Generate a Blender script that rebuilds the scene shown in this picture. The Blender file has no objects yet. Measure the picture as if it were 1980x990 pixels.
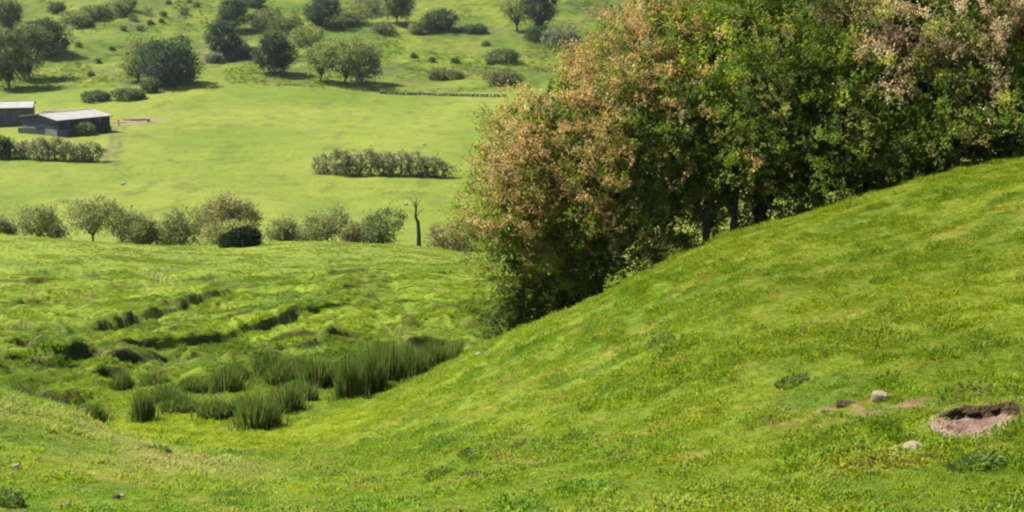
import bpy, math, numpy as np
from mathutils import Vector, Matrix

# ------------------------------------------------------------------ camera, sky, sun, exposure
SC = bpy.context.scene
C = SC.collection
F, CU, CV = 3047.0, 990.0, 495.0            # focal length and centre of the photograph, in its pixels
PITCH = math.atan(595.0 / F)
cam_d = bpy.data.cameras.new('camera'); cam = bpy.data.objects.new('camera', cam_d); C.objects.link(cam)
cam_d.sensor_width = 36.0; cam_d.lens = F / 1980.0 * 36.0
cam_d.clip_start = 0.1; cam_d.clip_end = 5000.0
cam.location = (0, 0, 0); cam.rotation_euler = (math.pi / 2 - PITCH, 0, 0)
SC.camera = cam

SUN_AZ = math.atan2(-0.88, 0.47)            # from +Y towards +X
SUN_EL = math.radians(50)
W = bpy.data.worlds.new('World'); SC.world = W; W.use_nodes = True
nt = W.node_tree; bg = nt.nodes['Background']
sky = nt.nodes.new('ShaderNodeTexSky'); sky.sky_type = 'NISHITA'; sky.sun_disc = False
sky.sun_elevation = SUN_EL; sky.sun_rotation = SUN_AZ; sky.altitude = 250; sky.dust_density = 1.5
nt.links.new(sky.outputs[0], bg.inputs[0]); bg.inputs[1].default_value = 0.060
sd = bpy.data.lights.new('sun', 'SUN'); sun = bpy.data.objects.new('sun', sd); C.objects.link(sun)
sd.energy = 4.6; sd.angle = math.radians(0.53); sd.color = (1.0, 0.94, 0.83)
SDIR = Vector((math.sin(SUN_AZ) * math.cos(SUN_EL), math.cos(SUN_AZ) * math.cos(SUN_EL), math.sin(SUN_EL)))
sun.rotation_euler = (-SDIR).to_track_quat('-Z', 'Y').to_euler(); sun.location = (-30, 30, 40)
SC.view_settings.view_transform = 'Standard'; SC.view_settings.look = 'None'
SC.view_settings.exposure = 1.58; SC.view_settings.gamma = 1.0
SC.cycles.use_denoising = True; SC.cycles.max_bounces = 6; SC.cycles.transparent_max_bounces = 4
SC.cycles.filter_width = 2.2

rng = np.random.default_rng(7)

# ------------------------------------------------------------------ noise
def _hash(i, j, s):
    n = (i * 374761393 + j * 668265263 + s * 1442695041) & 0xFFFFFFFF
    n = ((n ^ (n >> 13)) * 1274126177) & 0xFFFFFFFF
    return ((n ^ (n >> 16)) & 0xFFFF) / 65535.0

def vnoise(x, y, s=0):
    x = np.asarray(x, float); y = np.asarray(y, float)
    xi = np.floor(x).astype(np.int64); yi = np.floor(y).astype(np.int64)
    fx = x - xi; fy = y - yi
    fx = fx * fx * (3 - 2 * fx); fy = fy * fy * (3 - 2 * fy)
    a = _hash(xi, yi, s); b = _hash(xi + 1, yi, s); c = _hash(xi, yi + 1, s); d = _hash(xi + 1, yi + 1, s)
    return (a + (b - a) * fx) * (1 - fy) + (c + (d - c) * fx) * fy

def fbm(x, y, s=0, o=4, g=0.5):
    t = 0; amp = 1; tot = 0
    for k in range(o):
        t = t + amp * vnoise(x * 2 ** k + 17.3 * k, y * 2 ** k - 9.1 * k, s + k); tot += amp; amp *= g
    return t / tot

def noise3(P, sc, s=0):
    return (vnoise(P[:, 0] / sc + P[:, 2] * .37 / sc, P[:, 1] / sc, s) + vnoise(P[:, 1] / sc + 5, P[:, 2] / sc + 3, s + 1)
            + vnoise(P[:, 2] / sc + 11, P[:, 0] / sc - 4, s + 2)) / 3

def sstep(a, b, x):
    t = np.clip((x - a) / (b - a), 0, 1); return t * t * (3 - 2 * t)

# ------------------------------------------------------------------ survey: sight lines and spot heights of the land
cp, sp = math.cos(PITCH), math.sin(PITCH)
def ray(u, v):
    k, w = (u - CU) / F, (CV - v) / F
    return np.array([k, cp + w * sp, -sp + w * cp])
def sight(u, v, Y):
    d = ray(u, v); return d * (Y / d[1])

CTRL = []
def k(u, v, Y): CTRL.append(sight(u, v, Y))
for a in [(2300,990,7.5),(1980,990,8.5),(1500,990,9.5),(1000,990,12),(600,990,14.5),(300,990,15.5),(0,990,15),(-400,990,14),
          (2300,820,10.5),(1980,820,11.5),(1700,820,12.5),(1500,820,14),(1200,820,17),(1000,850,18),(700,900,20.5),(400,900,22),
          (2300,600,15),(1980,600,17),(1700,600,19),(1400,620,21.5),(1200,680,24),(900,760,27),
          (2300,380,23),(1980,430,24),(1700,460,27),
          (2300,270,30),(1980,325,31),(1800,355,32),(1600,405,33),(1400,460,34),(1200,552,35),(1000,640,36),(900,690,36),(800,740,34.5),(700,790,32.5),
          (560,840,30),(500,860,29),(300,845,31),(400,800,33.5),(600,770,36),(200,790,37),
          (0,755,25.5),(100,787,26),(200,826,26.5),(0,870,19.5),(150,900,19.5),(-400,650,25),(-400,850,18),
          (0,738,42),(-300,700,42),(200,738,42),(400,720,44),(600,700,46),(800,660,50),(900,620,56),
          (-300,640,56),(0,660,55),(200,650,58),(400,640,60),(600,610,63),(800,585,68),
          (-300,560,85),(0,560,85),(300,550,88),(600,540,88),(850,540,85),(1050,560,80),
          (-300,455,122),(0,455,125),(200,467,128),(400,478,128),(600,468,130),(800,475,130),(900,487,128),(1100,500,126)]: k(*a)
for p in [(-1.3,45,-12.0),(1.5,44,-11.6),(-3.5,40,-11.2),(5,44,-9.5),(9,42,-7.0),(14,42,-5.5),(20,42,-4.5),(10,60,-13.5),(20,60,-11),(30,60,-9),
          (-10,37,-11.2),(-15,37,-11.0),(40,100,-18),(25,100,-19),(40,128,-24),(60,128,-24),
          (0,2,-1.75),(0,-3,-1.4),(3,2,-1.6),(-3,2,-1.9),(5,-3,-.9),(-5,-3,-1.8),(0,6,-2.5)]:
    CTRL.append(np.array(p, float))
for x in np.linspace(-1, 1, 7):
    for Y, z in [(146,-27.5),(172,-35),(202,-38.3)]: CTRL.append(np.array([x * Y * .5, Y, z]))
for u in (-600,0,400,800,1300,1900,2500):
    for v, Y in [(410,232),(340,268),(250,338),(200,388),(180,405),(130,440),(60,490),(0,535),(-100,615),(-250,745),(-400,960)]:
        if v == 180 and u in (400,): Y = 398; v = 166
        if v == 200 and u in (400,): Y = 384; v = 190
        k(u, v, Y)
CTRL = np.array(CTRL)
S0 = 8.0
def ab(x, y): return np.stack([3.2 * x / (y + S0), np.log(y + S0)], -1)
_c = ab(CTRL[:, 0], CTRL[:, 1]); _t = CTRL[:, 2] / (CTRL[:, 1] + S0)
def _phi(r2): return 0.5 * r2 * np.log(r2 + 1e-12)
_n = len(_c)
_K = _phi(((_c[:, None] - _c[None]) ** 2).sum(-1)) + np.eye(_n) * 2e-4
_Pm = np.c_[np.ones(_n), _c]
_A = np.block([[_K, _Pm], [_Pm.T, np.zeros((3, 3))]])
_w = np.linalg.solve(_A, np.r_[_t, 0, 0, 0])

def land(x, y):
    x = np.atleast_1d(np.asarray(x, float)); y = np.atleast_1d(np.asarray(y, float))
    sh = x.shape; q = ab(x.ravel(), y.ravel()); out = np.empty(len(q))
    for i in range(0, len(q), 20000):
        s = q[i:i + 20000]
        out[i:i + 20000] = _phi(((s[:, None] - _c[None]) ** 2).sum(-1)) @ _w[:_n] + _w[_n] + s @ _w[_n + 1:]
    return out.reshape(sh) * (y + S0)

_MY = np.concatenate([np.arange(5, 60, .12), np.arange(60, 250, .4), np.arange(250, 700, 1.0)])
def hit(u, v, ymin=5.0, fn=None):
    d = ray(u, v); Y = _MY[_MY >= ymin]; P = d[None] * (Y / d[1])[:, None]
    below = P[:, 2] <= (fn or land)(P[:, 0], P[:, 1])
    if not below.any(): return P[-1]
    return P[int(np.argmax(below))]

# erosion steps in the rough pasture: polylines seen in the photograph, measured on the land
def poly(pts, ymin): return np.array([hit(u, v, ymin)[:2] for u, v in pts])
STEPS = [(poly([(90,650),(165,640),(225,622),(275,606),(345,588),(395,572),(440,562),(475,560)], 38), .30),
         (poly([(175,672),(240,672),(300,668),(355,660),(420,650),(470,637),(530,625),(565,608),(620,598),(680,588),(740,581)], 38), .36),
         (poly([(0,672),(60,662),(110,672),(175,672)], 38), .32),
         (poly([(0,625),(40,628),(85,638)], 38), .32),
         (poly([(885,590),(915,582),(945,574)], 38), .28),
         (poly([(860,612),(900,606),(960,610)], 38), .28),
         (poly([(750,625),(775,640),(810,655)], 38), .26),
         (poly([(480,686),(510,680),(560,678)], 38), .2),
         (poly([(560,664),(600,662),(660,664)], 38), .22),
         (poly([(0,740),(90,762),(190,764)], 38), .30),
         (poly([(100,700),(170,694),(230,700)], 38), .27),
         (poly([(240,706),(300,694),(360,706)], 38), .24),
         (poly([(0,700),(50,694),(100,700)], 38), .27),
         (poly([(40,560),(120,568),(200,572)], 38), .24),
         (poly([(250,520),(310,533),(370,552)], 38), .24)]
_rs = np.random.default_rng(77)
for _i in range(70):                                     # short treads worn by stock among the hummocks
    _u, _v = _rs.uniform(0, 900), _rs.uniform(520, 750)
    if _v > 700 and _u > 420: continue
    _p = hit(_u, _v, 38)[:2]; _l = _rs.uniform(1.0, 3.4); _a = _rs.normal(.25, .25); _d = np.array([math.cos(_a), math.sin(_a)]) * _l / 2
    STEPS.append((np.array([_p - _d, _p + [0, .15], _p + _d]), _rs.uniform(.12, .25)))
def seg_dist(x, y, L):
    best = np.full(x.shape, 1e9); sgn = np.zeros(x.shape); end = np.zeros(x.shape); tot = len(L) - 1
    for i in range(tot):
        a, b = L[i], L[i + 1]; d = b - a; l2 = d @ d
        t = ((x - a[0]) * d[0] + (y - a[1]) * d[1]) / l2; tc = np.clip(t, 0, 1)
        px = x - a[0] - d[0] * tc; py = y - a[1] - d[1] * tc
        dd = np.hypot(px, py); m = dd < best
        best = np.where(m, dd, best); sgn = np.where(m, np.sign(d[0] * (y - a[1]) - d[1] * (x - a[0])), sgn)
        end = np.where(m, (i + tc) / tot, end)
    return best, sgn, end

PIT = hit(1886, 838)
PRX, PRY = .36, .28
PA, PB = np.array([.80, -.60]), np.array([.60, .80])
def pit_r(x, y):
    dx, dy = x - PIT[0], y - PIT[1]; return np.hypot((dx * PA[0] + dy * PA[1]) / PRX, (dx * PB[0] + dy * PB[1]) / PRY)
def relief(x, y):
    """steps, hummocks and treads on top of the smooth land, and how bare the ground is"""
    z = np.zeros(x.shape); bare = np.zeros(x.shape)
    m = (y > 34) & (y < 150)
    if m.any():
        xx, yy = x[m], y[m]; zz = np.zeros(xx.shape); bb = np.zeros(xx.shape)
        wx = xx + .6 * (fbm(xx / 1.2, yy / 2.5, 41, 3) - .5); wy = yy + .9 * (fbm(xx / 1.6, yy / 4.0, 42, 3) - .5)
        for L, h in STEPS:
            near = (xx > L[:, 0].min() - 9) & (xx < L[:, 0].max() + 9) & (yy > L[:, 1].min() - 9) & (yy < L[:, 1].max() + 9)
            if not near.any(): continue
            d, s, e = seg_dist(wx[near], wy[near], L)
            en = sstep(0, .12, e) * sstep(1, .86, e)
            g = .7 + .5 * sstep(.3, .62, fbm(xx[near] / 1.0, yy[near] / 1.8, 43, 3))
            prof = np.tanh(s * d / .13) * np.where(s > 0, np.exp(-d / 1.8), np.exp(-d / 1.4)) * en * h * 1.2 * g
            prof = np.where(s > 0, prof * .45, prof * 1.35)
            zz[near] += prof
            bb[near] = np.maximum(bb[near], np.exp(-((d * np.where(s > 0, 2.2, 1)) / .22) ** 2) * en * sstep(.3, .5, fbm(xx[near] / .8, yy[near] / .8, 44, 3)))
        rough = sstep(36, 42, yy) * (1 - .75 * sstep(62, 105, yy)) 
        hm = fbm(xx / 1.5, yy / 1.9, 11, 3)
        tr = fbm(xx / 3.2 + .08 * yy, yy / 1.25 + .1 * xx, 15, 2)
        zz += rough * (.24 * (hm - .5) + .14 * (sstep(.44, .58, tr) - .5))
        zz += rough * .46 * (fbm(xx / .55, yy / 1.0, 12, 2) - .5)
        zz += .35 * (fbm(xx / 9, yy / 9, 19, 2) - .5)
        z[m] += zz; bare[m] = bb
    m = (y <= 45)
    if m.any():
        xx, yy = x[m], y[m]
        f = 1 - sstep(34, 44, yy)
        dx = (xx - PIT[0]) * PA[0] + (yy - PIT[1]) * PA[1]; dy = (xx - PIT[0]) * PB[0] + (yy - PIT[1]) * PB[1]
        z[m] += .13 * np.exp(-(dx / .8) ** 2) * sstep(-.4, .3, dy) * np.exp(-(np.maximum(0, dy - .45) / 1.1) ** 2)
        z[m] += f * (.10 * (fbm(xx / 1.1, yy / 1.3, 21, 3) - .5) + .09 * (fbm(xx / .32, yy / .34, 23, 2) - .5))
    m = (y >= 150)
    if m.any():
        xx, yy = x[m], y[m]
        z[m] += sstep(150, 200, yy) * (.9 * (fbm(xx / 40, yy / 40, 31, 3) - .5)) + sstep(405, 440, yy) * 2.4 * (fbm(xx / 14, yy / 16, 33, 4) - .5)
    return z, bare
def ground(x, y):
    x = np.atleast_1d(np.asarray(x, float)); y = np.atleast_1d(np.asarray(y, float))
    return land(x, y) + relief(x, y)[0]
def gz(x, y): return float(ground(np.array([x]), np.array([y]))[0])
def hitg(u, v, ymin=5.0): return hit(u, v, ymin, ground)
def at(u, Y):                                 # the spot on the ground under image column u at distance Y
    x = (u - CU) / F * Y * 1.02
    for _ in range(4):
        z = gz(x, Y); dep = Y * cp - z * sp; x = (u - CU) / F * dep
    return np.array([x, Y, gz(x, Y)])
def height_to(P, v):                          # how tall a thing at P is when its top shows at row v
    d = ray(CU, v); return d[2] * P[1] / d[1] - P[2]
def mpp(P): return (P[1] * cp - P[2] * sp) / F

# ------------------------------------------------------------------ meshes and materials
def mesh_np(name, V, faces, col=None, smooth=False):
    me = bpy.data.meshes.new(name); V = np.asarray(V, np.float32)
    me.vertices.add(len(V)); me.vertices.foreach_set('co', V.ravel())
    faces = [np.asarray(f, np.int32) for f in faces if len(f)]
    idx = np.concatenate([f.ravel() for f in faces]); tot = np.concatenate([np.full(len(f), f.shape[1], np.int32) for f in faces])
    st = np.concatenate([[0], np.cumsum(tot)[:-1]]).astype(np.int32)
    me.loops.add(len(idx)); me.loops.foreach_set('vertex_index', idx)
    me.polygons.add(len(tot)); me.polygons.foreach_set('loop_start', st); me.polygons.foreach_set('loop_total', tot)
    me.polygons.foreach_set('use_smooth', np.full(len(tot), bool(smooth)))
    if col is not None:
        a = me.color_attributes.new('Col', 'FLOAT_COLOR', 'POINT')
        a.data.foreach_set('color', np.c_[np.asarray(col, np.float32), np.ones(len(V), np.float32)].ravel())
    me.update(calc_edges=True); me.validate(); return me

class MB:
    def __init__(s): s.V = []; s.F = {}; s.C = []; s.n = 0
    def add(s, V, F, col=None):
        V = np.asarray(V, float); F = np.asarray(F, int)
        s.V.append(V); s.F.setdefault(F.shape[1], []).append(F + s.n); s.n += len(V)
        if col is not None: s.C.append(np.broadcast_to(np.asarray(col, float), (len(V), 3)))
    def mesh(s, name, smooth=False, off=None):
        V = np.concatenate(s.V)
        if off is not None: V = V - off
        return mesh_np(name, V, [np.concatenate(f) for f in s.F.values()], np.concatenate(s.C) if s.C else None, smooth)
    def tube(s, pts, rad, n=6, col=None):
        pts = np.asarray(pts, float); m = len(pts); V = []
        for i in range(m):
            t = pts[min(i + 1, m - 1)] - pts[max(i - 1, 0)]; t /= np.linalg.norm(t) + 1e-9
            a = np.cross(t, [0.3, 1, 0.2]); a /= np.linalg.norm(a); b = np.cross(t, a)
            th = np.arange(n) * 2 * math.pi / n
            V.append(pts[i] + rad[i] * (np.cos(th)[:, None] * a + np.sin(th)[:, None] * b))
        V = np.concatenate(V); Fq = []
        for i in range(m - 1):
            for j in range(n): Fq.append((i * n + j, i * n + (j + 1) % n, (i + 1) * n + (j + 1) % n, (i + 1) * n + j))
        s.add(V, Fq, col)
        if n > 2: s.add(V[-n:], [(0, j, j + 1) for j in range(1, n - 1)], col)
    def box(s, lo, hi, col=None, M=None):
        lo = np.array(lo, float); hi = np.array(hi, float)
        V = np.array([[x, y, z] for z in (lo[2], hi[2]) for x, y in ((lo[0], lo[1]), (hi[0], lo[1]), (hi[0], hi[1]), (lo[0], hi[1]))])
        if M is not None: V = V @ M[:3, :3].T + M[:3, 3]
        s.add(V, [(0, 3, 2, 1), (4, 5, 6, 7), (0, 1, 5, 4), (1, 2, 6, 5), (2, 3, 7, 6), (3, 0, 4, 7)], col)

def obj(name, me, mat=None, parent=None, loc=None):
    o = bpy.data.objects.new(name, me); C.objects.link(o)
    if mat is not None and not me.materials: me.materials.append(mat)
    if parent is not None: o.parent = parent
    if loc is not None: o.location = loc
    return o
def tag(o, label=None, cat=None, group=None, kind=None):
    if label: o['label'] = label
    if cat: o['category'] = cat
    if group: o['group'] = group
    if kind: o['kind'] = kind
    return o
def thing(name, label, cat, loc, group=None):
    o = bpy.data.objects.new(name, None); C.objects.link(o); o.location = loc; o.empty_display_size = .3
    return tag(o, label, cat, group)

def new_mat(name):
    m = bpy.data.materials.new(name); m.use_nodes = True; n = m.node_tree.nodes; n.clear(); return m, n, m.node_tree.links
def node(n, t, **kw):
    x = n.new(t)
    for a, v in kw.items():
        if a.startswith('i_'): x.inputs[a[2:]].default_value = v
        else: setattr(x, a, v)
    return x
def leaf_mat(name, transl=.35, rough=.55, spec=.25, instancer=False, jitter=.0):
    m, n, l = new_mat(name)
    out = node(n, 'ShaderNodeOutputMaterial'); p = node(n, 'ShaderNodeBsdfPrincipled'); tr = node(n, 'ShaderNodeBsdfTranslucent'); mx = node(n, 'ShaderNodeMixShader')
    a = node(n, 'ShaderNodeAttribute', attribute_name='tint' if instancer else 'Col')
    if instancer: a.attribute_type = 'INSTANCER'
    p.inputs['Roughness'].default_value = rough; p.inputs['Specular IOR Level'].default_value = spec
    hs = node(n, 'ShaderNodeHueSaturation', i_Saturation=1.1, i_Value=1.15)
    l.new(a.outputs['Color'], p.inputs['Base Color']); l.new(a.outputs['Color'], hs.inputs['Color']); l.new(hs.outputs[0], tr.inputs['Color'])
    mx.inputs[0].default_value = transl
    l.new(p.outputs[0], mx.inputs[1]); l.new(tr.outputs[0], mx.inputs[2]); l.new(mx.outputs[0], out.inputs[0]); return m
def plain_mat(name, col, rough=.85, nscale=3.0, var=.3, bump=.3, spec=.2, bscale=None, col2=None, attr=False):
    m, n, l = new_mat(name)
    out = node(n, 'ShaderNodeOutputMaterial'); p = node(n, 'ShaderNodeBsdfPrincipled', i_Roughness=rough)
    p.inputs['Specular IOR Level'].default_value = spec
    tc = node(n, 'ShaderNodeTexCoord'); nz = node(n, 'ShaderNodeTexNoise', i_Scale=nscale, i_Detail=6.0, i_Roughness=.65)
    l.new(tc.outputs['Object'], nz.inputs['Vector'])
    rp = node(n, 'ShaderNodeValToRGB'); e = rp.color_ramp.elements; e[0].position = .3; e[1].position = .7
    c2 = col2 or col
    e[0].color = (*[x * (1 - var) for x in col], 1); e[1].color = (*[min(1, x * (1 + var)) for x in c2], 1)
    l.new(nz.outputs['Fac'], rp.inputs[0])
    if attr:
        a = node(n, 'ShaderNodeAttribute', attribute_name='Col'); mm = node(n, 'ShaderNodeMix', data_type='RGBA', blend_type='MULTIPLY')
        mm.inputs[0].default_value = 1; l.new(rp.outputs[0], mm.inputs[6]); l.new(a.outputs['Color'], mm.inputs[7]); l.new(mm.outputs[2], p.inputs['Base Color'])
    else: l.new(rp.outputs[0], p.inputs['Base Color'])
    nb = node(n, 'ShaderNodeTexNoise', i_Scale=bscale or nscale * 4, i_Detail=5.0); l.new(tc.outputs['Object'], nb.inputs['Vector'])
    bp = node(n, 'ShaderNodeBump', i_Strength=bump, i_Distance=.05); l.new(nb.outputs['Fac'], bp.inputs['Height']); l.new(bp.outputs[0], p.inputs['Normal'])
    l.new(p.outputs[0], out.inputs[0]); return m
def turf_mat(name, s1, s2, bdist, bstr=.8, lo=.66, hi=1.34):
    m, n, l = new_mat(name)
    out = node(n, 'ShaderNodeOutputMaterial'); p = node(n, 'ShaderNodeBsdfPrincipled', i_Roughness=.9); p.inputs['Specular IOR Level'].default_value = .08
    a = node(n, 'ShaderNodeAttribute', attribute_name='Col'); tc = node(n, 'ShaderNodeTexCoord')
    n1 = node(n, 'ShaderNodeTexNoise', i_Scale=s1, i_Detail=8.0, i_Roughness=.7); l.new(tc.outputs['Object'], n1.inputs['Vector'])
    mr = node(n, 'ShaderNodeMapRange'); mr.inputs[1].default_value = .25; mr.inputs[2].default_value = .75; mr.inputs[3].default_value = lo; mr.inputs[4].default_value = hi
    l.new(n1.outputs['Fac'], mr.inputs[0])
    mm = node(n, 'ShaderNodeVectorMath', operation='SCALE'); l.new(a.outputs['Color'], mm.inputs[0]); l.new(mr.outputs[0], mm.inputs['Scale'])
    l.new(mm.outputs[0], p.inputs['Base Color'])
    n2 = node(n, 'ShaderNodeTexNoise', i_Scale=s2, i_Detail=6.0, i_Roughness=.7); l.new(tc.outputs['Object'], n2.inputs['Vector'])
    bp = node(n, 'ShaderNodeBump', i_Strength=bstr, i_Distance=bdist); l.new(n2.outputs['Fac'], bp.inputs['Height']); l.new(bp.outputs[0], p.inputs['Normal'])
    l.new(p.outputs[0], out.inputs[0]); return m

M_LEAF = leaf_mat('leaf', .5); M_GRASS = leaf_mat('grass_blade', .48, .6, .15, True); M_RUSH = leaf_mat('rush_stem', .4, .5, .3)
M_BARK = plain_mat('bark', (.06, .047, .034), .9, 6, .45, .8)
M_DEAD = plain_mat('dead_wood', (.075, .062, .048), .9, 6, .4, .8)
M_TURF = turf_mat('rough_turf', 2.2, 9.0, .05); M_MEAD = turf_mat('meadow_turf', .22, 1.2, .22, .3, .76, 1.24); M_HILL = turf_mat('hill_turf', .3, .9, .6, 1.0, .5, 1.5)
M_SOIL = plain_mat('bare_soil', (1, 1, 1), .95, 14, .3, .9, .1, 40, attr=True)
M_STONE = plain_mat('limestone', (.30, .25, .18), .85, 9, .3, .6)
M_STONED = plain_mat('grey_stone', (.10, .10, .092), .9, 5, .35, .7)
M_CLOD = plain_mat('earth_clod', (.085, .055, .035), .95, 14, .35, .9)

# ------------------------------------------------------------------ the land
def lerp(a, b, t): return np.asarray(a) * (1 - t[:, None]) + np.asarray(b) * t[:, None]
WORN = np.array([hit(u, v, 5)[:2] for u, v in [(1840, 800), (1760, 800), (1690, 800), (1630, 795), (1560, 805)]])
LOW = np.array([hit(u, v, 20)[:2] for u, v in [(640, 830), (560, 850), (480, 850), (400, 840), (320, 845), (260, 820)]])
SPUR = np.array([hit(u, v, 12)[:2] for u, v in [(60, 800), (170, 830), (230, 855), (290, 885), (340, 905)]])
TRACK = np.array([hit(u, v, 200)[:2] for u, v in [(212, 330), (216, 305), (222, 280), (228, 262), (236, 245), (262, 238), (290, 232)]])
def turf_colour(x, y):
    """the colour of the sward itself: species, dead grass, bare earth"""
    n1 = fbm(x / 2.2, y / 2.6, 61, 4); n2 = fbm(x / .55, y / .6, 65, 3); n3 = fbm(x / 7, y / 8, 69, 3)
    near = lerp((.088, .126, .008), (.118, .146, .011), sstep(.25, .75, n1))
    near = lerp(near, (.180, .150, .030), .5 * sstep(.56, .78, n2) * sstep(.35, .6, n3)) if True else near
    near = lerp(near, (.055, .100, .008), .6 * sstep(.56, .75, fbm(x / .8, y / .9, 73, 3)))
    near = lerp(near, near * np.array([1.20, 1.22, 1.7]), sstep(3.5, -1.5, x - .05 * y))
    d, _, _ = seg_dist(x, y, WORN); near = lerp(near, (.16, .105, .06), np.exp(-(d / .30) ** 2) * sstep(.46, .60, fbm(x / .16, y / .2, 77, 3)))
    d, _, _ = seg_dist(x, y, LOW); near = lerp(near, (.165, .195, .012), .85 * np.exp(-(d / 2.0) ** 2))
    d, _, _ = seg_dist(x, y, SPUR); near = lerp(near, (.205, .195, .065), .75 * np.exp(-(d / 1.5) ** 2) * sstep(.2, .5, n1))
    mid = lerp((.060, .100, .007), (.118, .162, .011), sstep(.3, .68, fbm(x / 3.5, y / 4.5, 81, 4)))
    mid = lerp(mid, (.105, .100, .022), .5 * sstep(.55, .75, n2))
    mid = lerp(mid, np.broadcast_to((.150, .180, .030), mid.shape), .6 * sstep(75, 125, y))
    mea = lerp((.094, .132, .012), (.128, .152, .020), sstep(.35, .65, fbm(x / 28, y / 40, 91, 3)))
    mea = lerp(mea, (.074, .116, .010), .6 * sstep(.55, .78, fbm(x / 15, y / 22, 95, 4)))
    mea = lerp(mea, (.070, .085, .014), .6 * sstep(.62, .78, fbm(x / 3.0, y / 5, 97, 3)))
    d, _, e = seg_dist(x, y, TRACK)
    mea = lerp(mea, (.075, .060, .035), .8 * np.exp(-((np.abs(d) - .9) / .5) ** 2) * sstep(.35, .55, fbm(x / 2, y / 3, 99, 2) + .3 * e))
    mea = lerp(mea, (.17, .14, .10), .8 * sstep(.6, .85, e) * np.exp(-(d / 3.2) ** 2))
    hil = lerp((.062, .102, .008), (.116, .146, .016), sstep(.3, .7, fbm(x / 16, y / 18, 101, 4)))
    hil = lerp(hil, (.042, .062, .010), .5 * sstep(.55, .7, fbm(x / 5, y / 8, 107, 4)))
    hil = lerp(hil, (.085, .080, .030), .55 * sstep(.57, .75, fbm(x / 9, y / 12, 105, 4)))
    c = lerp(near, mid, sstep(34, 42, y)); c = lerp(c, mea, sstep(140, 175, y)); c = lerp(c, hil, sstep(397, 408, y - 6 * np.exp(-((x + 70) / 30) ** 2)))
    return c

def build_land():
    def steps(a, b, s): return list(np.linspace(a, b, max(2, int(round((b - a) / s))), endpoint=False))
    L = np.log
    b = (steps(L(3), L(13), .04) + steps(L(13), L(44), .0042) + steps(L(44), L(100), .0026) + steps(L(100), L(145), .0045)
         + steps(L(145), L(210), .01) + steps(L(210), L(560), .0058) + steps(L(560), L(1200), .03) + [L(1200)])
    a = steps(-.75, -.36, .012) + steps(-.36, .37, .0027) + steps(.37, .75, .012) + [.75]
    Bv, Av = np.meshgrid(np.array(b), np.array(a), indexing='ij')
    y = np.exp(Bv) - S0; x = Av * (y + S0)
    r, c = y.shape; x = x.ravel(); y = y.ravel()
    z0 = land(x, y); dz, bare = relief(x, y); z = z0 + dz
    pr = pit_r(x, y)
    z = z - .45 * sstep(1.28, 1.12, pr)
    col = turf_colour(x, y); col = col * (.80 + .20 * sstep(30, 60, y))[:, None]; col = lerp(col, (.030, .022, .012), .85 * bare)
    V = np.c_[x, y, z]
    i = np.arange(r * c).reshape(r, c)
    Q = np.stack([i[:-1, :-1], i[:-1, 1:], i[1:, 1:], i[1:, :-1]], -1).reshape(-1, 4)
    fy = y[Q].mean(1); fx = x[Q].mean(1)
    edge = 402 + 6 * np.exp(-((fx + 70) / 30) ** 2)
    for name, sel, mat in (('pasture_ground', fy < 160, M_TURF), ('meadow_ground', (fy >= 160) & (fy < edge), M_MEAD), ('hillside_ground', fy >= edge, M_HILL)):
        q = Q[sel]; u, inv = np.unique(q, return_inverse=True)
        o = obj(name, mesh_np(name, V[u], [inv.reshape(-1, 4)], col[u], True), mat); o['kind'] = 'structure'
build_land()

# the bare scrape in the near turf: floor, crumbling back edge
def build_scrape():
    n, m = 96, 46; V = []; Cc = []; th = np.arange(n) * 2 * math.pi / n
    rr = np.linspace(0, 1.7, m)
    T, R = np.meshgrid(th, rr); T = T.ravel(); R = R.ravel()
    ex = PIT[0] + PRX * R * np.cos(T) * PA[0] + PRY * R * np.sin(T) * PB[0]; ey = PIT[1] + PRX * R * np.cos(T) * PA[1] + PRY * R * np.sin(T) * PB[1]
    wob = .22 * (fbm(np.cos(T) * 2.3 + 5, np.sin(T) * 2.3, 131, 3) - .5) * 2
    q = R * (1 + wob * .9)
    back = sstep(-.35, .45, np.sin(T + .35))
    wall = (1 - back) * sstep(.25, 1.12, q) + back * sstep(.86, .99, q)
    dep = .06 * (1 - wall)
    z = ground(ex, ey) - dep + .012 * sstep(1.0, 1.1, q) - .05 * sstep(1.45, 1.7, R)
    z += .03 * (fbm(ex / .06, ey / .06, 133, 3) - .5) * (q < 1.05) + .022 * back * np.exp(-((q - 1.02) / .07) ** 2)
    soil = lerp((.15, .098, .070), (.24, .165, .125), sstep(.3, .7, fbm(ex / .12, ey / .12, 135, 3)))
    dark = (.05, .03, .02)  # shade of the back wall, painted into the soil colour
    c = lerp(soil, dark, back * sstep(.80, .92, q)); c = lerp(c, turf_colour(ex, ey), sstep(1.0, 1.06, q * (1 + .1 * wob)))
    i = np.arange(m * n).reshape(m, n); j = np.roll(i, -1, 1)
    Q = np.stack([i[:-1], i[1:], j[1:], j[:-1]], -1).reshape(-1, 4)
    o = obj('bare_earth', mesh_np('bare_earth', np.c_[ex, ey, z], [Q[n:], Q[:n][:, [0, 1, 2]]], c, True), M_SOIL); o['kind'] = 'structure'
build_scrape()

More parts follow.
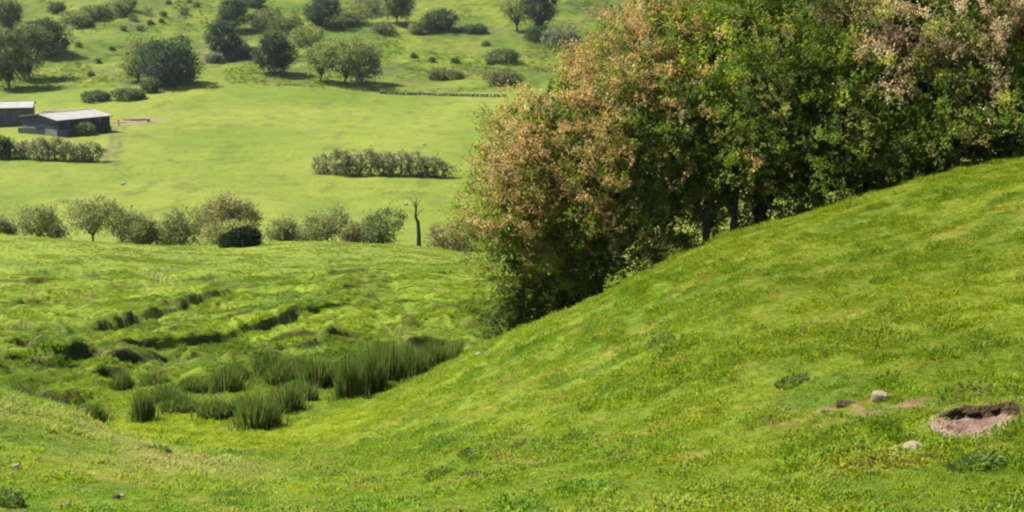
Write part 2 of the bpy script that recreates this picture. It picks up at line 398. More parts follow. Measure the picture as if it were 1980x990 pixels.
# ------------------------------------------------------------------ grass as instanced tufts on the near and middle ground
def instances(name, label, P, rot, scl, idx, tint, protos, mat):
    me = bpy.data.meshes.new(name); me.vertices.add(len(P)); me.vertices.foreach_set('co', np.asarray(P, np.float32).ravel())
    for an, ty, d, key in (('rot', 'FLOAT_VECTOR', rot, 'vector'), ('scl', 'FLOAT', scl, 'value'), ('idx', 'INT', idx, 'value')):
        a = me.attributes.new(an, ty, 'POINT'); a.data.foreach_set(key, np.asarray(d, np.int32 if ty == 'INT' else np.float32).ravel())
    a = me.attributes.new('tint', 'FLOAT_COLOR', 'POINT'); a.data.foreach_set('color', np.c_[tint, np.ones(len(P))].astype(np.float32).ravel())
    col = bpy.data.collections.new(name + '_tufts')
    for i, pm in enumerate(protos):
        if not pm.materials: pm.materials.append(mat)
        col.objects.link(bpy.data.objects.new('%s_tuft_%02d' % (name, i), pm))
    g = bpy.data.node_groups.new(name, 'GeometryNodeTree')
    g.interface.new_socket('Geometry', in_out='INPUT', socket_type='NodeSocketGeometry'); g.interface.new_socket('Geometry', in_out='OUTPUT', socket_type='NodeSocketGeometry')
    N = g.nodes; gi = N.new('NodeGroupInput'); go = N.new('NodeGroupOutput'); ip = N.new('GeometryNodeInstanceOnPoints'); ci = N.new('GeometryNodeCollectionInfo')
    ci.inputs['Collection'].default_value = col; ci.inputs['Separate Children'].default_value = True; ci.inputs['Reset Children'].default_value = True
    ip.inputs['Pick Instance'].default_value = True
    def na(nm, dt):
        x = N.new('GeometryNodeInputNamedAttribute'); x.data_type = dt; x.inputs['Name'].default_value = nm; return x.outputs['Attribute']
    g.links.new(gi.outputs[0], ip.inputs['Points']); g.links.new(ci.outputs[0], ip.inputs['Instance'])
    g.links.new(na('idx', 'INT'), ip.inputs['Instance Index']); g.links.new(na('scl', 'FLOAT'), ip.inputs['Scale'])
    er = N.new('FunctionNodeEulerToRotation'); g.links.new(na('rot', 'FLOAT_VECTOR'), er.inputs[0]); g.links.new(er.outputs[0], ip.inputs['Rotation'])
    g.links.new(ip.outputs[0], go.inputs[0])
    o = obj(name, me); md = o.modifiers.new('tufts', 'NODES'); md.node_group = g
    tag(o, label, kind='stuff'); return o

def tuft_mesh(name, nb, rad, h, lean, w, rg):
    mb = MB(); V = []; Fq = []; Ft = []
    for i in range(nb):
        t = rg.uniform(0, 2 * math.pi); r = rad * math.sqrt(rg.random()); b = np.array([r * math.cos(t), r * math.sin(t), -.15 * h])
        t2 = t + rg.normal(0, .8); ln = lean * rg.uniform(.3, 1.3); hh = h * rg.uniform(.55, 1.1)
        d = np.array([math.cos(t2), math.sin(t2), 0]); s = np.array([-d[1], d[0], 0]); ph = rg.uniform(0, 3.14); s = s * math.cos(ph) + d * math.sin(ph) * .6
        m = b + d * ln * hh * .35 + [0, 0, hh * .65]; e = b + d * ln * hh + [0, 0, hh * (1.1 - .35 * ln)]
        V += [b - s * w, b + s * w, m + s * w * .8, m - s * w * .8, e]; k0 = i * 5
        Fq.append((k0, k0 + 1, k0 + 2, k0 + 3)); Ft.append((k0 + 3, k0 + 2, k0 + 4))
    return mesh_np(name, np.array(V), [Fq, Ft])

def scatter(n, y0, y1, amax, power):
    """points on the ground, density falling with distance"""
    u = rng.random(n); q0, q1 = (y0 + S0), (y1 + S0)
    e = 2 - power
    yy = (np.log(q1 / q0) * u + np.log(q0)) if abs(e) < 1e-6 else None
    yy = np.exp(yy) if yy is not None else (q0 ** e + u * (q1 ** e - q0 ** e)) ** (1 / e)
    a = rng.uniform(-amax, amax, n)
    return a * yy, yy - S0

def build_grass():
    pm = [tuft_mesh('sward_tuft', 18, .075, .030, 1.3, .0050, np.random.default_rng(i)) for i in range(7)]
    x, y = scatter(400000, 5.0, 43, .49, .85)
    pr = pit_r(x, y); dw, _, _ = seg_dist(x, y, WORN); kp = ~((dw < .4) & (np.exp(-(dw / .30) ** 2) * sstep(.46, .60, fbm(x / .16, y / .2, 77, 3)) > rng.uniform(.15, .9, len(x)))) & (pr > .92 + .35 * (fbm(x / .12, y / .12, 137, 2)))
    x, y = x[kp], y[kp]; n = len(x)
    clump = fbm(x / .35, y / .4, 141, 3); big = sstep(.6, .75, fbm(x / 1.3, y / 1.4, 145, 3))
    sc = (.55 + 1.1 * sstep(.4, .75, clump)) * rng.uniform(.7, 1.3, n) * (1 + .35 * big)
    c = turf_colour(x, y) * rng.uniform(.7, 1.35, (n, 1)) * np.array([1, 1, 1]) 
    dk = sstep(.62, .74, fbm(x / .20, y / .24, 171, 2)) * sstep(.40, .6, fbm(x / 1.6, y / 1.8, 175, 2)); sc = sc * (1 + .2 * dk)
    c = lerp(c, c * np.array([.6, .75, .7]), dk); c *= 1 + rng.normal(0, .08, (n, 3)); c = np.clip(c * 1.72, .003, .5)  # clumps tinted darker to suggest small shadow holes in the turf
    z = ground(x, y)
    rot = np.c_[rng.normal(0, .15, n), rng.normal(0, .15, n) - .1, rng.uniform(0, 6.28, n)]
    instances('grass', 'short grazed green and yellow grass on the near slope', np.c_[x, y, z], rot, sc, rng.integers(0, 7, n), c, pm, M_GRASS)
    pm2 = [tuft_mesh('tussock_tuft', 26, .22, .15, 1.25, .020, np.random.default_rng(50 + i)) for i in range(6)]
    x, y = scatter(190000, 36, 138, .41, 1.1)
    cl = fbm(x / 1.5, y / 1.9, 11, 3); keep = rng.random(len(x)) < .45 + .55 * sstep(.45, .7, cl)
    x, y = x[keep], y[keep]; n = len(x)
    z, bare = relief(x, y); keep = bare < .5; z = (z + land(x, y))[keep]; x, y = x[keep], y[keep]; n = len(x)
    far = sstep(70, 125, y)
    sc = rng.uniform(.25, .85, n) * (1 - .25 * far); sc *= .75 + .6 * sstep(.55, .75, fbm(x / 1.5, y / 1.9, 11, 3))
    c = turf_colour(x, y) * rng.uniform(.75, 1.3, (n, 1)) * 1.55; c = np.clip(c * (1 + rng.normal(0, .08, (n, 3))), .003, .5)
    rot = np.c_[rng.normal(0, .2, n), rng.normal(0, .2, n), rng.uniform(0, 6.28, n)]
    instances('tussock_grass', 'hummocky green tussock grass on the rough middle pasture', np.c_[x, y, z], rot, sc, rng.integers(0, 6, n), c, pm2, M_GRASS)
    x, y = scatter(26000, 404, 560, .40, 1.0); n = len(x); kp = rng.random(n) < sstep(.42, .68, fbm(x / 12, y / 16, 151, 3)); x, y = x[kp], y[kp]; n = len(x)
    c = np.clip(turf_colour(x, y) * rng.uniform(.6, 1.3, (n, 1)) * 1.5, .003, .5)
    instances('hillside_grass', 'coarse tufted grass on the far hillside', np.c_[x, y, ground(x, y)], np.c_[rng.normal(0, .2, (n, 2)), rng.uniform(0, 6.28, n)], rng.uniform(1.6, 4.0, n), rng.integers(0, 6, n), c, pm2, M_GRASS)
    x, y = scatter(42000, 204, 402, .40, 1.0); n = len(x); kp = rng.random(n) < .25 + .75 * sstep(.40, .66, fbm(x / 9, y / 14, 155, 3)); x, y = x[kp], y[kp]; n = len(x)
    c = np.clip(turf_colour(x, y) * rng.uniform(.8, 1.25, (n, 1)) * 1.9, .003, .5)
    instances('meadow_grass', 'fresh green tufts of grazed meadow grass', np.c_[x, y, ground(x, y)], np.c_[rng.normal(0, .2, (n, 2)), rng.uniform(0, 6.28, n)], rng.uniform(.4, .95, n), rng.integers(0, 6, n), c, pm2, M_GRASS)
build_grass()

# ------------------------------------------------------------------ foliage
def unit(a): return a / (np.linalg.norm(a, axis=-1, keepdims=True) + 1e-9)
def leaves(pos, dirn, nrm, size, col, ratio=.55):
    """one folded leaf blade per row"""
    s = unit(np.cross(dirn, nrm)); n = unit(np.cross(s, dirn)); L = size[:, None]
    V = np.stack([pos, pos + dirn * L * .5 + s * L * ratio * .5 + n * L * .10, pos + dirn * L, pos + dirn * L * .5 - s * L * ratio * .5 + n * L * .10], 1).reshape(-1, 3)
    Q = np.arange(len(V)).reshape(-1, 4)
    return V, Q, np.repeat(col, 4, 0)
def in_lobes(P, lobes):
    q = np.full(len(P), 9.0)
    for c, r in lobes: q = np.minimum(q, np.sqrt((((P - c) / r) ** 2).sum(1)))
    return q
def spray_crown(lobes, n, length, nl, size, colour, rg, gap=.46, gscale=.8, up=.35, inner=.25, droop=.25, rough=.3, leak=.15):
    """sprays of leaves set over the lobes of a crown; returns V, Q, colours"""
    area = np.array([(r[0] * r[1] + r[1] * r[2] + r[0] * r[2]) for _, r in lobes]); pick = rg.choice(len(lobes), n, p=area / area.sum())
    cen = np.array([c for c, _ in lobes])[pick]; rad = np.array([r for _, r in lobes])[pick]
    d = unit(rg.normal(size=(n, 3)))
    f = 1.0 - np.abs(rg.normal(0, .13, n)); deep = rg.random(n) < inner; f[deep] = rg.uniform(.35, .9, deep.sum())
    P = cen + d * rad * f[:, None]
    f2 = noise3(P, gscale, 201); P = P + d * rad * ((f2 - .5) * rough * 1.6)[:, None]
    q = in_lobes(P, lobes); nz = noise3(P * [1, 1, 1.7], gscale * .9, 211)
    keep = ((q > .72) | (rg.random(n) < .18)) & ((nz > gap) | (rg.random(n) < leak))
    P, d, f = P[keep], d[keep], f[keep]; n = len(P)
    D = unit(d + [0, 0, up] + rg.normal(0, .45, (n, 3)))
    t = np.tile(np.linspace(.05, 1, nl), n); k_ = nl
    PP = np.repeat(P, k_, 0); DD = np.repeat(D, k_, 0); ll = np.repeat(length * rg.uniform(.6, 1.3, n), k_)
    pos = PP + DD * (t * ll)[:, None] + rg.normal(0, .09 * length, (n * k_, 3)); pos[:, 2] -= droop * ll * t * t
    ld = unit(DD * .7 + rg.normal(0, .75, DD.shape)); nn = unit(np.repeat(d, k_, 0) * .7 + [0, 0, .8] + rg.normal(0, .55, DD.shape))
    sz = size * rg.uniform(.6, 1.3, n * k_)
    col = colour(P, d, rg); col = np.repeat(col, k_, 0) * rg.uniform(.7, 1.35, (n * k_, 1))
    return leaves(pos, ld, nn, sz, np.clip(col, .004, .6))

def branchlet_crown(lobes, nb, length, ns, slen, nl, size, colour, rg, lean=(-.25, 0, .3), gap=.40, gscale=.9, rough=.3, droop=.18):
    """long arching branchlets carrying short sprays of leaves: the clusters and the dark gaps between them"""
    area = np.array([(r[0] * r[1] + r[1] * r[2] + r[0] * r[2]) for _, r in lobes]); pick = rg.choice(len(lobes), nb, p=area / area.sum())
    cen = np.array([c for c, _ in lobes])[pick]; rad = np.array([r for _, r in lobes])[pick]
    d = unit(rg.normal(size=(nb, 3))); f = .92 - np.abs(rg.normal(0, .14, nb))
    P = cen + d * rad * f[:, None]; P = P + d * rad * ((noise3(P, gscale, 201) - .5) * rough * 1.6)[:, None]
    q = in_lobes(P, lobes); keep = ((q > .70) | (rg.random(nb) < .2)) & ((noise3(P * [1, 1, 1.6], gscale * .8, 211) > gap) | (rg.random(nb) < .2))
    P, d = P[keep], d[keep]; nb = len(P)
    D = unit(d + np.array(lean) + rg.normal(0, .38, (nb, 3))); L = length * rg.uniform(.55, 1.35, nb)
    t = rg.uniform(0, 1, (nb, ns)); base = P[:, None] + D[:, None] * (t * L[:, None])[..., None]; base[..., 2] -= droop * L[:, None] * t * t
    base = (base + rg.normal(0, .07, base.shape) * (1.15 - .6 * t)[..., None]).reshape(-1, 3)
    c = colour(P, d, rg); c = np.repeat(c, ns, 0) * rg.uniform(.75, 1.25, (nb * ns, 1)); dd = np.repeat(d, ns, 0)
    SD = unit(np.repeat(D, ns, 0) * .8 + rg.normal(0, .6, (nb * ns, 3)) + [0, 0, .25]); N = nb * ns
    tt = np.tile(np.linspace(.05, 1, nl), N); sl = np.repeat(slen * rg.uniform(.6, 1.3, N), nl); SDD = np.repeat(SD, nl, 0)
    pos = np.repeat(base, nl, 0) + SDD * (tt * sl)[:, None] + rg.normal(0, .12 * slen, (N * nl, 3))
    ld = unit(SDD * .7 + rg.normal(0, .7, SDD.shape)); nn = unit(np.repeat(dd, nl, 0) * .6 + [0, 0, .9] + rg.normal(0, .5, SDD.shape))
    col = np.repeat(c, nl, 0) * rg.uniform(.75, 1.3, (N * nl, 1))
    return leaves(pos, ld, nn, size * rg.uniform(.6, 1.35, N * nl), np.clip(col, .004, .6))

def pal(base, var=.22, other=None, amt=0.0, oscale=1.0, oth=.5):
    base = np.array(base, float)
    def f(P, d, rg):
        n = len(P); c = base[None] * (1 + rg.normal(0, var, (n, 1))) * (1 + rg.normal(0, .07, (n, 3)))
        if other is not None:
            w = sstep(oth - .10, oth + .10, noise3(P, oscale, 231) + rg.normal(0, .06, n)) * amt
            c = lerp(c, np.array(other)[None] * (1 + rg.normal(0, var, (n, 1))), w)
        return c
    return f
def limbs(mb, base, lobes, r0, rg, fork=.3, n=7, sub=4):
    cen = np.mean([c for c, _ in lobes], 0); H = cen[2] - base[2]
    f = base + (cen - base) * [fork * .8, fork * .8, fork] + rg.normal(0, .02 * H, 3) * [1, 1, 0]
    mid = (base + f) / 2 + rg.normal(0, .025 * H, 3) * [1, 1, 0]
    mb.tube([base - [0, 0, .25 + .02 * H], base + [0, 0, .03 * H], mid, f], [r0 * 1.45, r0 * 1.1, r0 * .92, r0 * .8], n)
    for c, r in lobes:
        m1 = f + (c - f) * .5 + rg.normal(0, .06 * H, 3); e = c + np.array([0, 0, .35]) * r
        mb.tube([f - (f - mid) * .15, m1, c, e], [r0 * .55, r0 * .38, r0 * .22, r0 * .06], max(4, n - 2))
        for _ in range(sub):
            d = unit(rg.normal(size=3) + [0, 0, .3]); s = f + (c - f) * rg.uniform(.5, 1)
            mb.tube([s, s + d * r * .5 + rg.normal(0, .04, 3), s + d * r * .92], [r0 * .2, r0 * .12, r0 * .03], 4)

def auto_lobes(base, W_, H, clear, rg, nl=9, flat=1.0, depth=.9):
    z0 = base[2] + H * (clear - .06); hz = H * (1 - clear) / 2; cz = z0 + hz; L = []
    R = W_ / 2
    L.append((np.array([base[0], base[1], cz]), np.array([R * .66, R * .66 * depth, hz * .72])))
    for i in range(nl):
        t = i * 2.4 + rg.uniform(-.4, .4); k_ = rg.uniform(-.9, .8) if i else .75
        ring = math.sqrt(max(.05, 1 - k_ * k_)); rr = rg.uniform(.20, .52) * R
        c = np.array([base[0] + (R - rr) * ring * math.cos(t) * 1.02, base[1] + (R - rr) * ring * math.sin(t) * depth, cz + (hz - rr * .8 * flat) * k_])
        L.append((c, np.array([rr, rr, min(rr * .85 * flat, hz * .6)])))
    return L

def plant(name, label, cat, base, lobes, colour, n, length, nl, size, seed, r0=.15, fork=.3, group=None, parts=('trunk', 'crown'), bark=None, **kw):
    rg = np.random.default_rng(seed); base = np.asarray(base, float)
    root = thing(name, label, cat, base, group)
    mb = MB(); limbs(mb, base, lobes, r0, rg, fork)
    obj(parts[0], mb.mesh(parts[0], True, base), bark or M_BARK, root)
    core = kw.pop('core', 0)
    br = kw.pop('branchlets', None)
    V, Q, col = branchlet_crown(lobes, n, length, br[0], br[1], nl, size, colour, rg, **kw) if br else spray_crown(lobes, n, length, nl, size, colour, rg, **kw)
    if core:                                                    # larger inner leaves, added to block light and keep the gaps dark
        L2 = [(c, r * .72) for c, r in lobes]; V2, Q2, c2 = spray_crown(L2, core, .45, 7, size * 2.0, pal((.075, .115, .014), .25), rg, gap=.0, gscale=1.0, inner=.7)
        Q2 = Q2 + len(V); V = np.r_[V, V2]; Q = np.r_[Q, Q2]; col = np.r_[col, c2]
    obj(parts[1], mesh_np(parts[1], V - base, [Q], col), M_LEAF, root)
    return root

GREEN = (.055, .095, .012); DARK = (.028, .058, .012); OLIVE = (.105, .125, .030); BROWN = (.25, .155, .055); PINK = (.36, .25, .15); GREY = (.13, .15, .06)

# --- the big hedge of hawthorns on the crest of the near slope; lobes in metres about each base
def lobes_at(Lp):
    out = []
    for u, v, Y, ru, rv, rd in Lp:
        c = sight(u, v, Y); s = mpp(c); out.append((c, np.array([ru * s, rd, rv * s])))
    return out
def mixc(n, rg, table, w):
    """one colour per branchlet, drawn from a table with weights w (n x k)"""
    w = np.clip(w, 0, None); w = w / w.sum(1, keepdims=True); kk = (rg.random((n, 1)) > np.cumsum(w, 1)).sum(1).clip(0, len(table) - 1)
    c = np.array(table)[kk] * (1 + rg.normal(0, .13, (n, 1))); return c * (1 + rg.normal(0, .04, (n, 3)))
OLV, BRN, CRM, GRN, YGR, DGR, PNK = (.20, .20, .042), (.40, .285, .110), (.40, .34, .17), (.13, .20, .020), (.30, .34, .036), (.055, .09, .012), (.50, .36, .21)
def brown_left(P, d, rg):                      # blossom gone over to brown on the outer, western side of the crown, leaf green within
    n = len(P); s = sight(1230, 300, 38.5); m = noise3(P, .9, 241)
    w = sstep(2.4, -1.6, P[:, 0] - s[0] - .25 * (P[:, 2] - s[2])) * sstep(-2.9, -.2, P[:, 2] - s[2]); o = np.ones(n)
    return mixc(n, rg, (OLV, BRN, CRM, GRN, DGR), np.c_[.42 * o, 1.15 * w * sstep(.15, .5, m), .06 * w, .8 * (1 - w), .12 * o])
def tiers(Lp):                                  # flat shelves of foliage that jut from the crown
    out = []
    for i, (u, v, Y) in enumerate(Lp):
        c = sight(u, v, Y); sc = mpp(c); out.append((c, np.array([(78 + 14 * math.sin(i * 2.1)) * sc, .95, 30 * sc])))
    return out
def build_big():
    b = at(1165, 39.5)
    L = lobes_at([(1170,255,39.5,145,120,2.2),(1045,300,39.2,85,85,1.5),(1290,125,40,115,100,2.0),(1110,200,39.8,60,55,1.3),(1010,365,38.8,70,60,1.2),
                  (975,430,38.6,42,45,.9),(1080,400,38.2,120,80,1.6),(1190,370,37.8,130,95,1.7),(1280,250,38.2,130,120,1.8),(1050,495,38.0,80,50,1.2),(1150,450,37.8,70,50,1.0),(1230,420,37.6,70,45,1.0),(1120,505,38.0,60,40,.9),(1195,480,37.9,50,32,.8),(1270,35,41,60,50,1.3),(1195,140,40.2,60,55,1.3),
                  (995,505,38.2,38,50,.8),(1005,245,39.6,28,35,.8),(1360,10,41,80,70,1.5)])
    L += tiers([(1180,185,38.0),(1060,318,37.6),(1130,405,37.0),(1265,315,36.7),(1010,425,37.4),(1300,190,37.3),(1070,240,38.2),(1190,290,37.4),(1235,105,39.2)])
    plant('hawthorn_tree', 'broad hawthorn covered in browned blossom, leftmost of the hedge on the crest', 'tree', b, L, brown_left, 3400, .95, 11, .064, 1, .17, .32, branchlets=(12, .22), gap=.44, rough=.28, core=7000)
    def pinkish(P, d, rg):
        n = len(P); s = sight(1840, 190, 37); w = sstep(-.6, 1.4, P[:, 2] - s[2]); o = np.ones(n)
        return mixc(n, rg, (PNK, CRM, OLV, YGR, GRN, DGR), np.c_[.55 * w, .25 * w, .35 * o, .10 * o, .5 * (1 - w), .15 * o])
    def leafy(P, d, rg):
        n = len(P); s = sight(1560, 200, 38); w = sstep(-1.6, 1.8, P[:, 2] - s[2] + .25 * (P[:, 0] - s[0])); o = np.ones(n); y = sstep(.45, .6, noise3(P, 1.3, 261)); lf = sstep(0, -2.2, P[:, 0] - s[0])
        return mixc(n, rg, (GRN, YGR, OLV, DGR, BRN), np.c_[.7 * o, .6 * y * w, .25 * o, .4 * o, .12 * lf])
    b = at(1480, 36.6)
    L = lobes_at([(1530,200,38.5,190,160,2.4),(1400,290,37.4,120,120,1.6),(1560,40,39.5,170,120,2.2),(1640,250,37.4,140,110,1.7),(1480,325,36.8,110,50,1.2),
                  (1430,130,38.6,120,110,1.7),(1680,120,38.8,120,110,1.7),(1600,310,36.8,110,45,1.0),(1330,345,37.4,65,60,1.1)])
    L += tiers([(1370,180,37.0),(1480,225,36.3),(1600,150,36.8),(1420,300,36.0),(1570,285,35.6),(1670,225,35.9),(1520,110,37.3),(1350,270,36.6),(1450,40,38.4)])
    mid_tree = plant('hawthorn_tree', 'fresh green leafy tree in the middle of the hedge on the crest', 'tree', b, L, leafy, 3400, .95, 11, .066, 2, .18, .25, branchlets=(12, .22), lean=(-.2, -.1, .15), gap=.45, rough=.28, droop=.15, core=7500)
    b = at(1840, 35.2)
    L = lobes_at([(1840,60,37.5,170,120,2.2),(1950,150,36.8,130,110,1.8),(1760,170,37.0,110,80,1.4),(1900,250,36.2,150,70,1.4),(1770,270,36.2,100,60,1.2),
                  (2060,60,37.5,150,140,2.2),(1700,0,39,110,80,1.6),(2050,230,36.4,120,90,1.6),(1830,-60,38.5,150,90,2),(1730,312,35.9,80,35,.8),(1850,295,35.6,110,40,.9),(1980,275,35.4,110,45,1.0)])
    L += tiers([(1780,130,36.2),(1890,165,35.6),(1830,225,35.3),(1955,215,35.0),(1725,215,35.8),(1900,60,36.6),(1760,40,37.2)])
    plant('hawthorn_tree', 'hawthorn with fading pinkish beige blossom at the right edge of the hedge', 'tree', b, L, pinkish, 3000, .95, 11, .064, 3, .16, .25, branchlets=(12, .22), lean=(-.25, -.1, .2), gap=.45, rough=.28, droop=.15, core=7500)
    for (u, Y, H, W_, sd, lab, c) in ((1045, 38.2, 1.7, 2.2, 11, 'low dark green shrub at the foot of the browned hawthorn', (.045, .085, .013)),
                                     (1120, 37.6, 1.0, 1.3, 12, 'small shrub at the foot of the hedge beside the grey rock', (.075, .105, .018)),
                                     (985, 38.6, 1.2, 1.2, 13, 'lowest dark bush at the bottom end of the hedge', (.040, .075, .012)),
                                     (1290, 40.5, 1.55, 2.1, 14, 'pale green sunlit shrub seen beneath the hedge canopy', (.16, .17, .045))):
        b = at(u, Y); L = auto_lobes(b, W_, H, .05, np.random.default_rng(sd), 7)
        plant('shrub', lab, 'shrub', b, L, pal(c, .25), int(420 * W_ * H), .28, 9, .075, sd, .04, .25, parts=('stem', 'foliage'), gap=.35, gscale=.4)
    for (u, Y) in ((1365, 36.2), (1415, 36.0)):                              # further stems of the middle tree
        b = at(u, Y); mb = MB(); q = rng.normal(0, .1, (3, 3)); mb.tube([b - [0, 0, .3], b + [.03, 0, .4] + q[0] * .3, b + [.15, .3, 1.2] + q[1], b + [.1, .9, 2.4] + q[2]], [.11, .085, .07, .05], 8)
        mb.tube([b + [.05, .05, .55], b + [-.35, .3, 1.4], b + [-.6, .7, 2.2]], [.08, .06, .03], 6)
        obj('trunk', mb.mesh('trunk', True, np.array(mid_tree.location)), M_BARK, mid_tree)
build_big()

# cow parsley in flower, sunlit beyond the hedge
def build_parsley():
    for i, (u, Y, h) in enumerate(((1395, 39.2, .8), (1445, 38.6, .85), (1462, 39.4, .8), (1515, 38.2, .8), (1548, 38.8, .85), (1575, 38.0, .7), (1740, 36.2, .55), (1695, 36.6, .5))):
        rg = np.random.default_rng(300 + i); b = at(u, Y)
        root = thing('cow_parsley', 'white flowering cow parsley glimpsed under the hedge, %s from the left' % ('first', 'second', 'third', 'fourth', 'fifth', 'sixth', 'eighth', 'seventh')[i], 'wildflower', b, 'cow parsley beyond the hedge')
        st = MB(); V = []; tips = []
        for _ in range(16):
            d = np.array([rg.normal(0, .28), rg.normal(0, .28), 0]); t = b + d + [0, 0, h * rg.uniform(.6, 1.1)]
            st.tube([b + d * .1 - [0, 0, .05], b + d * .6 + [0, 0, h * .4], t], [.008, .006, .004], 4); tips.append(t)
        obj('stem', st.mesh('stem', True, b), M_BARK, root)
        tips = np.array(tips); P = np.repeat(tips, 26, 0) + rg.normal(0, .055, (len(tips) * 26, 3)) * [1, 1, .25]
        n = len(P); v, q, c = leaves(P, unit(rg.normal(size=(n, 3)) * [1, 1, .2]), unit(rg.normal(0, .3, (n, 3)) + [0, 0, 1]), np.full(n, .045), np.broadcast_to((.55, .55, .42), (n, 3)), .9)
        obj('flower_heads', mesh_np('flower_heads', v - b, [q], c), M_LEAF, root)['kind'] = 'stuff'
        P = b + rg.normal(0, .26, (170, 3)) * [1, 1, 0] + np.c_[np.zeros((170, 2)), rg.uniform(0, h * .6, 170)]; n = 170
        v, q, c = leaves(P, unit(rg.normal(size=(n, 3)) + [0, 0, .4]), unit(rg.normal(0, .5, (n, 3)) + [0, 0, 1]), rg.uniform(.08, .16, n), np.broadcast_to((.10, .14, .03), (n, 3)), .5)
        obj('foliage', mesh_np('foliage', v - b, [q], c), M_LEAF, root)
build_parsley()

# ------------------------------------------------------------------ rushes
def rush_mesh(name, nb, rad, h, seed):
    rg = np.random.default_rng(seed); V = []; Fq = []; Ft = []; Cc = []
    for i in range(nb):
        t = rg.uniform(0, 6.283); out = rg.random() < .14; r = rad * math.sqrt(rg.random()); d = np.array([math.cos(t), math.sin(t), 0]); b = d * r * .8 * (1.7 if out else 1)
        hh = h * (.5 if out else 1) * (1.08 - .66 * rg.random() ** 1.1) * math.sqrt(1 - .72 * (r / rad) ** 2); ln = (.05 + .22 * r / rad) * rg.uniform(-.5, 1.5); w = .0075
        ph = rg.uniform(0, 3.14); s = np.array([math.cos(ph), math.sin(ph), 0])
        m = b + d * ln * hh * .4 + [0, 0, hh * .6]; e = b + d * ln * hh * 1.05 + [0, 0, hh * (1 - .1 * ln)]; b = b - [0, 0, .08]
        V += [b - s * w, b + s * w, m + s * w, m - s * w, e]; k0 = 5 * i; Fq.append((k0, k0 + 1, k0 + 2, k0 + 3)); Ft.append((k0 + 3, k0 + 2, k0 + 4))
        c = np.array((.068, .122, .022)) * rg.uniform(.6, 1.5) if rg.random() > .2 else np.array((.20, .17, .07)); Cc += [c] * 5
    return mesh_np(name, np.array(V), [Fq, Ft], np.array(Cc))
RUSH = [rush_mesh('rush_stems', 1000, 1.0 * .46, 1.0, 400 + i) for i in range(5)]
def build_rushes():
    T = [(438,758,700,58,'round tuft of rushes standing back from the big front clump'),(500,830,752,80,'largest dark clump of rushes, front of the gully floor'),
         (552,797,735,66,'dark rush clump just right of the largest front clump'),(522,728,668,58,'rush clump up against the rough bank behind the front clump'),
         (575,722,684,52,'rush clump in the middle of the back row on the bank'),(612,750,676,58,'last rush clump of the back row before the pale grass gap'),
         (277,815,742,42,'thin rush tuft at the left end of the front row'),(238,756,712,44,'thin rush tuft at the left end on the rough bank'),
         (348,800,756,68,'low spreading rush tuft left in the front row'),(415,806,765,62,'low olive rush tuft beside the largest front clump'),
         (372,758,722,46,'small faint rush tuft among the hummocks'),(300,748,716,56,'small pale rush tuft near the left end on the bank'),
         (176,816,786,56,'low lone rush tuft at the foot of the left spur'),(470,806,760,60,'rush clump filling the space left of the largest front clump'),(545,742,690,60,'rush clump behind the dark front pair'),(585,775,730,56,'rush clump at the right end of the front row'),(320,778,738,54,'low rush tuft between the two left tufts'),(455,735,696,50,'rush tuft on the bank behind the round one'),(655,752,690,44,'pale rush tuft in the gap before the dense bed')]
    for i, (u, v, vt, w, lab) in enumerate(T):
        b = hitg(u, v, 24); H = max(.4, height_to(b, vt)); s = w * 1.3 * mpp(b) / .95
        o = tag(obj('rush_clump', RUSH[i % 5], M_RUSH, None, b), lab, 'rushes', 'rush clumps on the gully floor')
        o.scale = (s, s, H); o.rotation_euler = (0, 0, i * 1.3)
    T = [(672,35.2,672,46,'leftmost tall clump of the dense rush bed behind the slope edge'),(712,35.9,660,60,'second tall clump from the left in the dense rush bed'),(752,36.8,650,62,'tallest middle clump of the dense rush bed'),
         (795,37.8,658,62,'clump right of the middle in the dense rush bed'),(838,38.8,648,58,'second clump from the right end of the dense rush bed'),(878,39.8,660,52,'small rightmost clump of the dense rush bed near the hedge'),
         (735,38.6,640,60,'back clump of the dense rush bed, behind its two left clumps'),(780,39.6,652,60,'back clump of the dense rush bed, behind its middle')]
    for i, (u, Y, vt, w, lab) in enumerate(T):
        b = at(u, Y); H = max(.5, height_to(b, vt)); s = w * 1.3 * mpp(b) / .95
        o = tag(obj('rush_clump', RUSH[(i + 2) % 5], M_RUSH, None, b), lab, 'rushes', 'dense rush bed behind the slope edge')
        o.scale = (s, s, H); o.rotation_euler = (0, 0, i * 1.7 + .5)
build_rushes()

